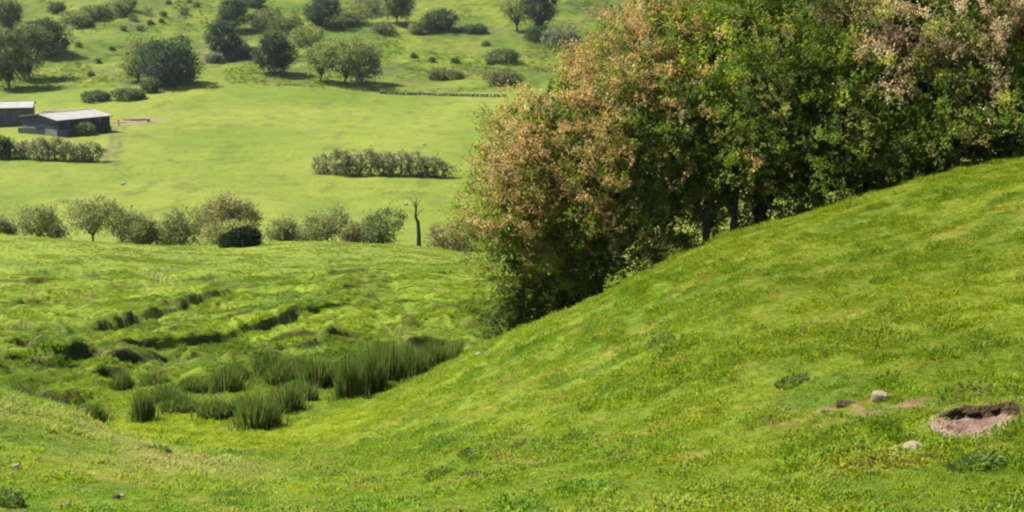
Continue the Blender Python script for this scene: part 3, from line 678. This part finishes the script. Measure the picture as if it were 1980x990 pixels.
# ------------------------------------------------------------------ stones, clods and weeds on the near turf
def rock_mesh(name, seed, flat=.7, sub=2, jag=.28):
    import bmesh
    bm = bmesh.new(); bmesh.ops.create_icosphere(bm, subdivisions=sub + 1, radius=1); rg = np.random.default_rng(seed); ph = rg.uniform(0, 50, 3)
    V = np.array([v.co[:] for v in bm.verts]); n = noise3(V + ph, .8, seed); n2 = noise3(V + ph, .3, seed + 5)
    for i, v in enumerate(bm.verts):
        k_ = 1 + jag * 2 * (n[i] - .5) + jag * .6 * (n2[i] - .5); v.co = Vector((V[i] * k_ * [1, .85, flat]).tolist())
        if v.co.z > .52 * flat: v.co.z = .52 * flat + (v.co.z - .52 * flat) * .3
    me = bpy.data.meshes.new(name); bm.to_mesh(me); bm.free()
    return me
def build_small():
    R = [rock_mesh('stone', 500 + i, (.8, .6, .7)[i % 3]) for i in range(4)]; CL = [rock_mesh('clod', 520 + i, .75, 2, .45) for i in range(3)]
    for m in R: m.materials.append(M_STONE)
    for m in CL: m.materials.append(M_CLOD)
    for i, (u, v, w, h, lab) in enumerate([(1701,777,40,.9,'pale topped limestone stuck up behind the scrape'),(1766,878,52,.8,'flat pale limestone in the turf below the scrape'),(1789,896,15,1.2,'small white stone beside the flat pale limestone'),
              (828,809,13,.8,'tiny white stone in the middle of the slope'),(925,689,15,.9,'tiny white stone on the slope edge below the hedge'),(31,906,19,1,'white stone at the bottom left of the picture'),
              (235,962,13,1,'tiny white stone beside a dark clod low down at left')]):
        b = hitg(u, v); s = w * mpp(b) / 2; o = tag(obj('stone', R[i % 4], None, None, b + [0, 0, s * .5 * h]), lab, 'stone', 'loose pale stones on the turf')
        o.scale = (s, s, s * h * 1.2); o.rotation_euler = (.1, .15 * (-1) ** i, i * 1.1)
    for i, (u, v, w, h, lab) in enumerate([(1638,788,40,.8,'dark earth clod left of the pale topped limestone'),(1322,721,30,.7,'dark earth clod alone on the open slope'),(1688,921,24,1.1,'small dark clod in the turf below the flat limestone'),
              (222,964,22,.7,'dark clod beside a tiny white stone low down at left'),
              (1730,815,26,.6,'flat brown clod between scrape and pale topped limestone')]):
        b = hitg(u, v); s = w * mpp(b) / 2; o = tag(obj('earth_clod', CL[i % 3], None, None, b + [0, 0, s * .2 * h]), lab, 'clod', 'dark earth clods in the turf')
        o.scale = (s, s * .9, s * h); o.rotation_euler = (.2, .1, i * 1.4)
    for i, (th, w, lab) in enumerate(((150, .07, 'dark turf clod at the left end of the back rim of the scrape'), (112, .08, 'dark turf clod left of the middle on the back rim'), (80, .075, 'dark turf clod right of the middle on the back rim'), (38, .08, 'dark turf clod at the right end of the back rim'))):
        x, y = PIT[:2] + PA * PRX * math.cos(math.radians(th)) + PB * PRY * math.sin(math.radians(th))
        o = tag(obj('turf_clod', CL[i % 3], None, None, (x, y, gz(x, y) - .015)), lab, 'clod', 'turf clods on the rim of the scrape'); o.scale = (w, w * .7, w * .5); o.rotation_euler = (.3, .1, i * 1.9)
    # weeds: leafy dark tufts
    for i, (u, v, w, h, lab) in enumerate([(1274,672,52,.9,'dark leafy weed standing alone in the upper slope'),(310,875,40,.6,'dark weed tuft in the pale grass of the left spur'),(908,884,46,.5,'dark weed patch low in the middle of the slope'),
              (850,922,54,.4,'broad weed patch below the middle of the slope'),(972,878,40,.4,'weed patch right of the dark middle patch'),(905,925,36,.4,'weed tuft below the dark middle patch'),(20,982,50,.9,'dark weed in the bottom left corner'),(1890,905,110,.3,'broad dark weed patch below the scrape'),(1530,742,60,.35,'low dark weed patch in the turf left of the clod'),(455,885,40,.5,'dark weed at the low end of the slope')]):
        rg = np.random.default_rng(560 + i); b = hitg(u, v); s = w * mpp(b) / 2; n = 420
        t = rg.uniform(0, 6.283, n); r = s * np.sqrt(rg.random(n)); P = np.c_[b[0] + r * np.cos(t), b[1] + r * np.sin(t), np.zeros(n)]
        P[:, 2] = ground(P[:, 0], P[:, 1]) + rg.uniform(0, 1, n) * s * 1.3 * h * (1 - (r / s) ** 2 * .7)
        D = unit(np.c_[np.cos(t), np.sin(t), rg.uniform(.1, .9, n)] + rg.normal(0, .4, (n, 3)))
        c = np.array((.080, .125, .022))[None] * rg.uniform(.6, 1.5, (n, 1))
        v_, q, c = leaves(P, D, unit(rg.normal(0, .4, (n, 3)) + [0, 0, 1]), rg.uniform(.5, 1.1, n) * min(.05, s * .4), c, .5)
        tag(obj('weed', mesh_np('weed', v_ - b, [q], c), M_LEAF, None, b), lab, 'weed', 'dark weeds in the turf')
    # rocks under the hedge
    for i, (u, Y, w, h, lab) in enumerate([(1212, 37.4, .75, .42, 'grey rock in shade under the hedge'),(1262, 38.2, .85, .36, 'pale topped rock under the hedge beside the sunlit shrub'),(1180, 37.9, .45, .3, 'small dark rock at the lower end under the hedge')]):
        b = at(u, Y); me = rock_mesh('rock', 540 + i, .7); me.materials.append(M_STONED if i != 1 else M_STONE)
        o = tag(obj('rock', me, None, None, b + [0, 0, h * .3]), lab, 'rock', 'rocks under the hedge'); o.scale = (w * .5, w * .5, h); o.rotation_euler = (0, .1, i)
build_small()

# ------------------------------------------------------------------ trees beyond the pasture crest
def tree_px(name, lab, cat, u, Y, vt, wpx, clear, col, seed, n, size, length, group, vbase=None, r0=None, nl=9, parts=('trunk', 'crown'), **kw):
    b = at(u, Y) if vbase is None else hitg(u, vbase, Y)
    H = max(.6, height_to(b, vt)); W_ = wpx * mpp(b); rg = np.random.default_rng(seed)
    L = auto_lobes(b, W_, H, clear, rg, nl)
    kw.setdefault('gap', .40); kw.setdefault('gscale', max(.3, W_ * .13))
    return plant(name, lab, cat, b, L, col, n, length, 6, size, seed, r0 or max(.05, .022 * H), max(.2, clear * .9), group, parts, **kw)
G1 = 'small trees beyond the pasture crest'
OL = pal((.18, .205, .070), .25, (.25, .265, .10), .6, 1.5); OB = pal((.18, .19, .07), .25, (.24, .19, .09), .6, 1.6, .5); LT = pal((.21, .225, .07), .2); DK = pal((.010, .025, .004), .25)
def build_mid():
    R = [('small_tree','pale olive bush cut by the left picture edge, in the row beyond the crest',2,139,418,60,.12,OL,3),
         ('small_tree','rounded olive tree, second from the left in the row beyond the crest',75,141,397,86,.22,OL,4),
         ('small_tree','tallest dark trunked olive tree in the row beyond the crest, at left',180,139,378,100,.34,OL,5),
         ('small_tree','lower olive tree joined to the right side of the tallest one',236,142,398,70,.25,OL,6),
         ('shrub','light green low bush right of the tall pair of olive trees',276,138,425,56,.08,pal((.12,.14,.035),.2),7),
         ('small_tree','dense olive tree between the tall pair and the brownish tree',352,138,400,92,.15,OL,8),
         ('small_tree','tall grey tree with reddish brown patches, standing behind the dark bush',428,146,366,80,.22,OB,9),
         ('small_tree','grey green tree right behind the reddish brown one',474,147,382,76,.2,OB,10),
         ('shrub','yellow green bush above the dark bush on the crest',440,136,425,110,.05,LT,11),
         ('small_tree','small round olive tree alone in the middle of the row',546,139,424,58,.15,OL,12),
         ('small_tree','broad domed olive tree in the right half of the row',632,139,402,86,.12,OL,13),
         ('small_tree','dense upright olive tree just left of the dead tree',738,138,399,82,.08,pal((.11,.14,.045),.25),14),
         ('shrub','small faint brownish bush between the two right hand olive trees',688,141,432,46,.08,OB,15),
         ('shrub','reddish brown bush beside the dead tree, next to the hedge',886,133,425,112,.05,pal((.19,.14,.075),.25,(.11,.11,.03),.7,1.2),16),
         ('shrub','faint low bush between the round and the broad olive trees',592,142,446,40,.08,OB,17),
         ('shrub','low green bush left of the dense olive tree',318,142,430,40,.08,LT,18),
         ('shrub','low olive bush between the left edge bush and the rounded tree',110,144,436,30,.08,OL,19)]
    for nm, lab, u, Y, vt, w, cl, c, sd in R:
        tree_px(nm, lab, 'tree' if nm == 'small_tree' else 'bush', u, Y, vt, w, cl, c, 600 + sd, int(1000 + 16 * w), .20, .75, G1, gap=.47, rough=.5, inner=.4, leak=.1,
                parts=('trunk', 'crown') if nm == 'small_tree' else ('stem', 'foliage'))
    b = hitg(464, 478, 60)
    L = [(b + np.array([-.85, 0, .4]), np.array([.6, .7, .45])), (b + np.array([0, .1, .6]), np.array([.9, .8, .65])), (b + np.array([.8, 0, .75]), np.array([.6, .7, .7])), (b + np.array([.2, -.3, .3]), np.array([.9, .6, .4]))]
    plant('holly_bush', 'very dark dense low bush alone on the crest of the pasture', 'bush', b, L, DK, 2600, .4, 7, .17, 640, .08, .2, parts=('stem', 'foliage'), gap=.3)
    # dead tree
    b = at(810, 136); H = height_to(b, 383); root = thing('dead_tree', 'bare dead tree trunk with broken forked top beside the reddish bush', 'dead tree', b)
    mb = MB(); mb.tube([b - [0, 0, .4], b + [0, 0, H * .25], b + [-.05, 0, H * .5], b + [-.28, 0, H * .62], b + [-.2, .1, H * .8], b + [-.3, .1, H * .93]], [.24, .19, .16, .12, .09, .05], 8)
    obj('trunk', mb.mesh('trunk', True, b), M_DEAD, root)
    for e in ([-.75, .1, H], [.25, .2, H * .98], [-.1, -.2, H * 1.03], [.45, .1, H * .78]):
        mb = MB(); s = b + np.array([-.24, .1, H * (.78 if e[0] < .4 else .6)]); mb.tube([s, (s + b + e) / 2 + [0, 0, .1], b + np.array(e)], [.05, .035, .012], 6); obj('branch', mb.mesh('branch', True, b), M_DEAD, root)
build_mid()

# ------------------------------------------------------------------ meadow: hedges, farm, sheep
def hedge(lab, pts, vt, seed, col, name='hedge', wide=1.5):
    rg = np.random.default_rng(seed); P = [hitg(u, v, 180) for u, v in pts]; b = np.mean(P, 0); b[2] = gz(b[0], b[1])
    root = thing(name, lab, 'hedge', b)
    lob = []
    for p, t in zip(P, vt):
        H = height_to(p, t); lob.append((p + [0, 0, H * .5], np.array([wide * rg.uniform(.85, 1.15), 1.3, H * .52])))
        for _ in range(2): lob.append((p + [rg.normal(0, .9), rg.normal(0, .6), H * rg.uniform(.25, .75)], np.array([1.0, .9, H * .28])))
        mb = MB()
        for j in range(3):
            q = p + [rg.normal(0, .4), rg.normal(0, .2), 0]; mb.tube([q - [0, 0, .2], q + [.1, 0, H * .4], q + [rg.normal(0, .3), 0, H * .75]], [.09, .07, .03], 5)
        obj('stem', mb.mesh('stem', True, b), M_BARK, root)
    V, Q, c = spray_crown(lob, 430 * len(P), .8, 6, .36, col, rg, gap=.38, gscale=.8, rough=.35)
    obj('foliage', mesh_np('foliage', V - b, [Q], c), M_LEAF, root)
HG = pal((.11, .12, .045), .25, (.21, .20, .11), .7, 1.2, .5)
hedge('long isolated olive hedge in the middle of the bright meadow', [(628,336),(655,338),(685,339),(715,339),(745,340),(775,340),(805,341),(835,341),(855,342)], [305,291,294,291,297,297,299,307,318], 701, HG)
hedge('grey green hedge in front of the farm buildings', [(28,306),(52,308),(80,310),(108,311),(135,312),(160,313),(178,313)], [278,276,274,270,276,284,281], 702, HG)
tree_px('shrub', 'dark bush cut by the left picture edge below the farm', 'bush', 4, 290, 258, 34, .05, pal((.040,.065,.018),.2), 703, 900, .36, .8, 'meadow bushes', vbase=312)
tree_px('shrub', 'light green bush growing against the dark barn wall', 'bush', 158, 310, 237, 44, .05, pal((.13,.16,.05),.2), 704, 800, .36, .8, 'meadow bushes', vbase=262)
tree_px('shrub', 'dark green bush at the right end of the barn wall', 'bush', 200, 312, 240, 26, .05, pal((.06,.10,.02),.2), 705, 500, .36, .8, 'meadow bushes', vbase=256)

M_ROOF = plain_mat('roof_sheet', (.225, .215, .195), .6, .8, .14, .1, .3); M_NAVY = plain_mat('navy_cladding', (.018, .023, .042), .6, .5, .25, .1, .3)
M_CONC = plain_mat('concrete', (.16, .15, .145), .9, .7, .25, .2); M_WALL = plain_mat('rubble_wall', (.11, .09, .085), .9, 1.4, .4, .5); M_SHADE = plain_mat('shade_and_gutter', (.035, .035, .042), .8, 1, .3, .1)
M_MUCK = plain_mat('muck_heap', (.17, .12, .085), .95, .8, .4, .8)
def Mz(loc, a):
    M = np.eye(4); c, s = math.cos(a), math.sin(a); M[:2, :2] = [[c, -s], [s, c]]; M[:3, 3] = loc; return M
def barn(name, lab, corner, ang, L, Wd, eave, rise, base_h, wallm, basem, open_front):
    """corner = the corner nearest the viewer; +x runs along the long wall, +y along the gable"""
    root = thing(name, lab, 'barn', corner); root.rotation_euler = (0, 0, ang); t = .15
    def part(nm, mat, boxes, par=root, smooth=False):
        mb = MB()
        for lo, hi in boxes: mb.box(lo, hi)
        return obj(nm, mb.mesh(nm), mat, par)
    nb = 5; bay = L / nb
    for i in range(nb):                                               # long wall, bay by bay
        part('base_panel', basem, [((i * bay + .12, 0, -1.0), ((i + 1) * bay - .12, t, base_h))])
        part('cladding_panel', wallm, [((i * bay + .02 + j * bay / 8, -.03 if j % 2 else 0, base_h + .003), (i * bay + (j + 1) * bay / 8 - .0, t, eave - .22)) for j in range(8)])
    for i in range(nb + 1): part('post', M_CONC, [((max(0, i * bay - .1), -.09, -1.0), (min(L, i * bay + .1), -.035, eave - .24))])
    part('base_wall', basem, [((-t, t + .003, -1.0), (-.003, Wd * .35, base_h))]); part('base_wall', basem, [((-t, Wd * .62, -1.0), (-.003, Wd, base_h))])
    part('doorway_shade', M_SHADE, [((-t * .6, Wd * .35 + .003, -1.0), (-.01, Wd * .62 - .003, base_h))])  # flat dark panel standing in for the shade inside the opening
    mb = MB(); hw = Wd / 2; n = 16                                    # gable boarding, board by board up to the verge
    g = part('gable_wall', wallm, [((-t * .5, t + .004, base_h + .004), (-.006, Wd, eave - .22))])
    for j in range(n):
        y0 = j * Wd / n; y1 = (j + 1) * Wd / n - .03; h0 = eave + rise * (1 - abs(y0 - hw) / hw) - .16; h1 = eave + rise * (1 - abs(y1 - hw) / hw) - .16
        V = [(-t, y0, base_h), (-t, y1, base_h), (-t, y1, h1), (-t, y0, h0), (-t * .5 - .003, y0, base_h), (-t * .5 - .003, y1, base_h), (-t * .5 - .003, y1, h1), (-t * .5 - .003, y0, h0)]
        mb = MB(); mb.add(V, [(0, 1, 2, 3), (7, 6, 5, 4), (0, 4, 5, 1), (1, 5, 6, 2), (2, 6, 7, 3), (3, 7, 4, 0)]); obj('board', mb.mesh('board'), wallm, g)
    part('rear_wall', wallm, [((0, Wd - t, -1.0), (L, Wd - .003, eave - .22))]); part('end_wall', wallm, [((L - t, t + .003, -1.0), (L, Wd - t - .003, eave - .2))])
    rf = bpy.data.objects.new('roof', None); C.objects.link(rf); rf.parent = root
    ov = .5; ns = 8; dx = (L + 2 * ov) / ns
    for side in (0, 1):
        for i in range(ns):
            x0 = -ov + i * dx; x1 = x0 + dx - .03; z = .012 * (i % 2)
            ya, yb = (-ov, hw) if side == 0 else (Wd + ov, hw); za, zb = eave - rise / hw * ov + z, eave + rise + z
            V = [(x0, ya, za), (x1, ya, za), (x1, yb, zb), (x0, yb, zb)]; V += [(a, b_, c - .12) for a, b_, c in V]
            mb = MB(); mb.add(V, [(0, 1, 2, 3), (7, 6, 5, 4), (0, 4, 5, 1), (1, 5, 6, 2), (2, 6, 7, 3), (3, 7, 4, 0)]); obj('roof_sheet', mb.mesh('roof_sheet'), M_ROOF, rf)
    part('ridge_cap', M_ROOF, [((-ov, hw - .25, eave + rise + .02), (L + ov, hw + .25, eave + rise + .09))], rf)
    part('gutter', M_SHADE, [((-ov, -ov - .12, eave - rise / hw * ov - .22), (L + ov, -ov - .005, eave - rise / hw * ov - .08))], rf)
    return root
def build_farm():
    c = at(113, 322); s = mpp(c)
    barn('barn', 'pale roofed barn with dark navy cladding walls beyond the meadow hedge', c, math.radians(49), 12.6, 13.0, 3.5, .85, 1.4, M_NAVY, M_CONC, True)
    c2 = at(20, 340)
    barn('farm_building', 'pale roofed stone farm building cut by the left picture edge', c2 + np.array([1.2, 0, 0]), math.radians(180 - 4), 16, 8, 4.3, 1.5, 2.8, M_WALL, M_WALL, False) if False else None
    barn('farm_building', 'pale roofed rubble stone farm building cut by the left picture edge', at(-190, 338), math.radians(12), 27, 9, 5.0, .9, 2.6, M_WALL, M_WALL, False)
    # muck heap and yard wall
    for (u, v, w, h, lab, nm, m) in ((262, 232, 6.0, 1.3, 'low brown muck heap at the right end of the farm yard', 'muck_heap', M_MUCK), (232, 238, 3.4, .8, 'small greyish spoil heap next to the barn', 'spoil_heap', M_MUCK), (120, 208, 7.0, 1.2, 'rusty brown heap just behind the barn roof', 'muck_heap', M_MUCK)):
        b = hitg(u, v, 200) if v != 208 else at(112, 352); me = rock_mesh(nm, int(u), .5, 2, .3); me.materials.append(m)
        o = tag(obj(nm, me, None, None, b + ([0, 0, .1] if v != 208 else [0, 0, 1.2])), lab, 'heap'); o.scale = (w / 2, 1.6, h if v != 208 else 3.4)
    # yard wall in front of the barn
    a, e = hitg(36, 258, 200), hitg(112, 262, 200); root = thing('yard_wall', 'low grey concrete yard wall in front of the barn', 'wall', a); N = 8
    for i in range(N):
        p = a + (e - a) * i / N; q = a + (e - a) * (i + .995) / N; mb = MB(); d = unit(q - p); nrm = np.array([-d[1], d[0], 0]) * .12; h = np.array([0, 0, 1.25 + .05 * (i % 2)]); dn = np.array([0, 0, -.5])
        mb.add([p - nrm + dn, q - nrm + dn, q + nrm + dn, p + nrm + dn, p - nrm + h, q - nrm + h, q + nrm + h, p + nrm + h], [(0, 3, 2, 1), (4, 5, 6, 7), (0, 1, 5, 4), (1, 2, 6, 5), (2, 3, 7, 6), (3, 0, 4, 7)])
        obj('wall_panel', mb.mesh('wall_panel', off=a), M_CONC, root)
    b = hitg(230, 244, 200); mb = MB(); mb.tube([b - [0, 0, .4], b + [0, 0, 1.2]], [.12, .10], 6); mb.box(b + [-.25, -.1, 1.2], b + [.25, .1, 1.32]); tag(obj('gate_post', mb.mesh('gate_post', off=b), M_WALL, None, b), 'short brown gate post at the head of the farm track', 'post')
    b = hitg(287, 236, 200); mb = MB(); mb.box(b + [-.3, -.3, 0], b + [.3, .3, .7]); mb.box(b + [-.36, -.36, .703], b + [.36, .36, .8]); tag(obj('salt_tub', mb.mesh('salt_tub', off=b), M_STONE, None, b), 'small pale tub at the right end of the muck heap', 'tub')
build_farm()

def sheep(u, v, lab, ang, lying):
    b = hitg(u, v, 180); me = bpy.data.meshes.new('sheep')
    lz = .30 if lying else .62; J = [(0, 0, lz, .30), (.35, 0, lz, .28), (-.35, 0, lz + .02, .29), (.52, 0, lz + .22, .14), (.62, 0, lz + .38, .11), (.78, 0, lz + .30, .07), (-.55, 0, lz - .02, .07)]
    E = [(0, 1), (0, 2), (1, 3), (3, 4), (4, 5), (2, 6)]
    for sx, sy in ((.32, .14), (.32, -.14), (-.34, .15), (-.34, -.15)):
        i = len(J); J += [(sx, sy, lz - .12, .10), (sx + (.12 if lying else 0), sy * (1.4 if lying else 1), .09 if lying else .3, .06), (sx + (.3 if lying else .02), sy * (1.4 if lying else 1), .05 if lying else 0, .04)]
        E += [(1 if sx > 0 else 2, i), (i, i + 1), (i + 1, i + 2)]
    for sy in (.1, -.1): i = len(J); J.append((.58, sy * 1.7, lz + .42, .025)); E.append((4, i))
    me.from_pydata([j[:3] for j in J], E, []); o = obj('sheep', me, M_WOOL, None, b); o.rotation_euler = (0, 0, ang)
    md = o.modifiers.new('skin', 'SKIN'); 
    for i, sv in enumerate(me.skin_vertices[0].data if me.skin_vertices else []): sv.radius = (J[i][3], J[i][3])
    o.modifiers.new('sub', 'SUBSURF').render_levels = 2
    o.scale = (.72,) * 3; tag(o, lab, 'sheep', 'sheep in the meadow'); return o
M_WOOL = plain_mat('wool', (.40, .38, .29), .95, 5, .12, .4)
def ensure_skin(o, J=None): pass
import bmesh
_from = bpy.types.Mesh.from_pydata
def sheep_all():
    for a in ((237, 358, 'white sheep lying in the open meadow below the farm track', .3, True), (785, 397, 'distant sheep lying in the meadow left of the dead tree', 2.8, True),
              (352, 352, 'sheep lying low in the meadow right of the track', 1.2, True) if False else None, (820, 283, 'faint sheep standing in the meadow above the long hedge', .2, False)):
        if a is None: continue
        u, v, lab, ang, ly = a
        o = sheep(u, v, lab, ang, ly)
        if not o.data.skin_vertices:                       # the radii layer
            bm = bmesh.new(); bm.from_mesh(o.data); lay = bm.verts.layers.skin.verify(); bm.verts.ensure_lookup_table()
            lz = .30 if ly else .62
            rad = [.30, .28, .29, .14, .11, .07, .07] + [.10, .06, .04] * 4 + [.025, .025]
            for i, vv in enumerate(bm.verts): vv[lay].radius = (rad[i], rad[i]); vv[lay].use_root = (i == 0)
            bm.to_mesh(o.data); bm.free()
sheep_all()

# ------------------------------------------------------------------ far hillside
G2 = 'trees on the far hillside'
BD = pal((.034, .066, .026), .25, (.06, .085, .03), .5, 3.0, .55); BP = pal((.165, .20, .050), .22, (.20, .215, .07), .6, 3.0); BM = pal((.075, .108, .030), .25, (.12, .13, .05), .6, 3.0); WH = pal((.30, .27, .20), .2, (.10, .12, .04), .6, 1.5, .5)
BR = pal((.105, .125, .042), .25, (.15, .13, .065), .6, 2.5, .5)
def build_hill():
    R = [('broad_tree','big round very dark broadleaf tree on the far hillside above the farm',325,166,60,124,.0,BD,1,5200),
         ('broad_tree','pale yellow green tree against the left side of the big dark tree',268,158,56,66,.04,BP,2,2600),
         ('broad_tree','dark upright tree behind the whitish blossom bushes',434,116,32,70,.02,BD,3,3000),
         ('broad_tree','thin dark tree rising above the dark upright one to the picture top',450,60,-8,52,.2,BD,4,2200),
         ('broad_tree','compact dark tree standing right on the meadow edge',531,143,52,76,.05,BD,5,3400),
         ('broad_tree','pale narrow tree left of the pair with open trunks',620,158,74,62,.22,BP,6,1900),
         ('broad_tree','pale open crowned tree with visible trunk at the meadow edge',668,164,64,90,.26,BP,7,2600),
         ('broad_tree','rounded green tree with bare trunk right of the pale open one',700,160,86,74,.12,pal((.105,.135,.05),.2),8,2000),
         ('broad_tree','dark green tree at the top between the pale shrubs',624,50,-14,60,.02,BD,9,2600),
         ('broad_tree','tall grey green tree cut by the left picture edge above the farm',18,172,44,90,.18,BM,10,2800),
         ('broad_tree','grey green tree next to the left edge tree, over the farm',58,152,38,76,.16,BM,11,2200),
         ('broad_tree','dark blue green tree leaning right of the left edge trees',96,108,22,82,.02,BD,12,3000),
         ('broad_tree','grey olive tree in the upper left corner',20,60,-4,50,.15,BM,13,1800),
         ('broad_tree','green tree cut by the picture top, left of the dark shaded bush',768,44,-30,60,.2,BM,14,2200),
         ('broad_tree','tall dark tree cut by the picture top near the hedge',1044,66,-40,56,.15,BD,15,2600),
         ('broad_tree','pale green tree cut by the picture top beside the tall dark tree',1000,60,-40,60,.2,BP,16,2000),
         ('broad_tree','dark bush with heavy shade on the upper hillside near the picture top',848,60,18,66,.05,pal((.045,.07,.03),.22),17,2200)]
    for nm, lab, u, vb, vt, w, cl, c, sd, n in R:
        tree_px(nm, lab, 'tree', u, 350, vt, w, cl, c, 800 + sd, int(n * (.6 if c is BP else 1)), .55, 1.7, G2, vbase=vb, gap=.42, rough=.5, leak=.1)
    S = [('whitish blossom bush left of the dark upright tree',413,122,108,24,WH),('whitish blossom bush right of the dark upright tree',462,113,86,36,WH),('brown twiggy bush beside the whitish blossom bush',484,112,96,28,BR),
         ('brown olive shrub left of the dark tree near the top',512,52,18,60,BR),('shadowed olive shrub on the bank above the compact dark tree',556,62,34,54,BM),('pale olive shrub behind the pale narrow tree',598,92,52,52,BP),
         ('olive shrub right of the dark tree near the top',660,56,28,46,BM),('pale shrub below the picture top, right of the dark tree',690,48,8,44,BP),('brownish shrub at the picture top right of the pale shrub',712,28,-8,48,BR),
         ('brown olive shrub in the open right of the olive shrubs',742,64,44,40,BR),('small light shrub left of the dark shaded bush',806,66,44,24,BP),('grey pale shrub in the bank above the left trees',150,42,22,50,BP),
         ('grey shrub bank over the left slope, first from the left',185,38,12,46,BM),('grey shrub bank over the left slope, second from the left',218,30,4,44,BP),('grey shrub bank over the left slope, at its upper end',246,22,-4,34,BM),
         ('dark shrub under the grey shrub bank',160,54,38,36,BD),('small shrub in front of the foot of the big dark tree',290,180,158,26,BM),('low hedge shrub left of the big dark tree at the meadow edge',250,192,176,50,BM),
         ('low shrub over the farm roofs at the meadow edge',186,196,182,40,BM),('grey brown shrub at the meadow edge close to the hedge',975,165,138,56,BR),('grey green shrub above it close to the hedge',970,122,98,52,BM),
         ('low brown scrub on the hillside left of the hedge',860,152,140,56,BR),('low scrub in the middle of the right hillside',920,62,52,34,BM),('dark low shrub at the foot of the tall dark tree',1040,80,52,40,BD),
         ('pale shrub at the picture top near the left edge trees',108,26,8,30,BM),('olive shrub by the picture top right of the thin dark tree',490,14,-8,36,BD),('pale whitish shrub at the left edge of the hedge',1085,96,50,60,pal((.15,.17,.09),.2))]
    for i, (lab, u, vb, vt, w, c) in enumerate(S):
        tree_px('hillside_shrub', lab, 'shrub', u, 350, vt - 4, w * 1.35, .04, c, 850 + i, int(300 + 20 * w), .5, .9, 'shrubs on the far hillside', vbase=vb, parts=('stem', 'foliage'), nl=7, gap=.42, rough=.6, leak=.1)
    D = [(257,40,20),(285,30,22),(315,32,12),(355,29,20),(270,60,14),(238,60,12),(291,47,9),(312,44,8),(174,52,14),(152,91,12),(190,122,8),(217,98,8),(176,148,9),(366,6,12),(380,14,10),(325,8,9),
         (890,62,14),(905,66,14),(925,60,16),(940,90,12),(880,122,12),(835,120,10),(800,112,9),(945,125,12)]
    ORD = 'first second third fourth fifth sixth seventh eighth ninth tenth eleventh twelfth thirteenth fourteenth fifteenth sixteenth seventeenth eighteenth nineteenth twentieth twenty-first twenty-second'.split()
    D.sort(); Ls = [d for d in D if d[0] < 500]; Rs = [d for d in D if d[0] >= 500]
    for i, (u, v, w) in enumerate(D):
        lab = ('tiny dark bush on open hillside, %s from the left of those above the farm' % ORD[Ls.index((u, v, w))]) if u < 500 else ('tiny dark bush on right part of hillside, %s from the left' % ORD[Rs.index((u, v, w))])
        tree_px('gorse_bush', lab, 'bush', u, 350, v - w * .8, w, .02, pal((.065, .09, .022), .25), 900 + i, 150, .34, .8, 'tiny dark bushes dotting the far hillside', vbase=v, parts=('stem', 'foliage'), nl=4, gap=.3)
    # dry stone wall along the foot of the hill
    pts = [hitg(u, v, 330) for u, v in [(735,181),(775,183),(815,184),(855,186),(895,187),(935,188),(985,188)]]; a = pts[0].copy()
    root = thing('field_wall', 'low grey drystone wall along the foot of the far hill', 'wall', a); rg = np.random.default_rng(990); mats = [rock_mesh('wall_stone', 960 + i, .8, 1, .25) for i in range(4)]
    for m in mats: m.materials.append(M_STONED)
    j = 0
    for p, q in zip(pts[:-1], pts[1:]):
        for t in np.linspace(0, 1, 7, endpoint=False):
            for lv in (0, 1):
                c = p + (q - p) * t; c[2] = gz(c[0], c[1]); o = obj('wall_stone', mats[j % 4], None, root, c - a + [rg.normal(0, .1), rg.normal(0, .1), .1 + .42 * lv]); o.scale = (.5, .35, .30); o.rotation_euler = (0, 0, rg.uniform(0, 6)); j += 1
build_hill()

# ------------------------------------------------------------------ the air over the valley
def build_haze():
    mb = MB(); mb.box((-760, -9, -60), (760, 1195, 95)); m, n, l = new_mat('haze')
    out = node(n, 'ShaderNodeOutputMaterial'); v = node(n, 'ShaderNodeVolumePrincipled'); v.inputs['Density'].default_value = .00004; v.inputs['Color'].default_value = (.80, .90, 1.0, 1); v.inputs['Anisotropy'].default_value = .2
    l.new(v.outputs[0], out.inputs['Volume']); o = obj('haze', mb.mesh('haze'), m); o['kind'] = 'stuff'; o['label'] = 'thin pale haze lying in the valley air'
build_haze()
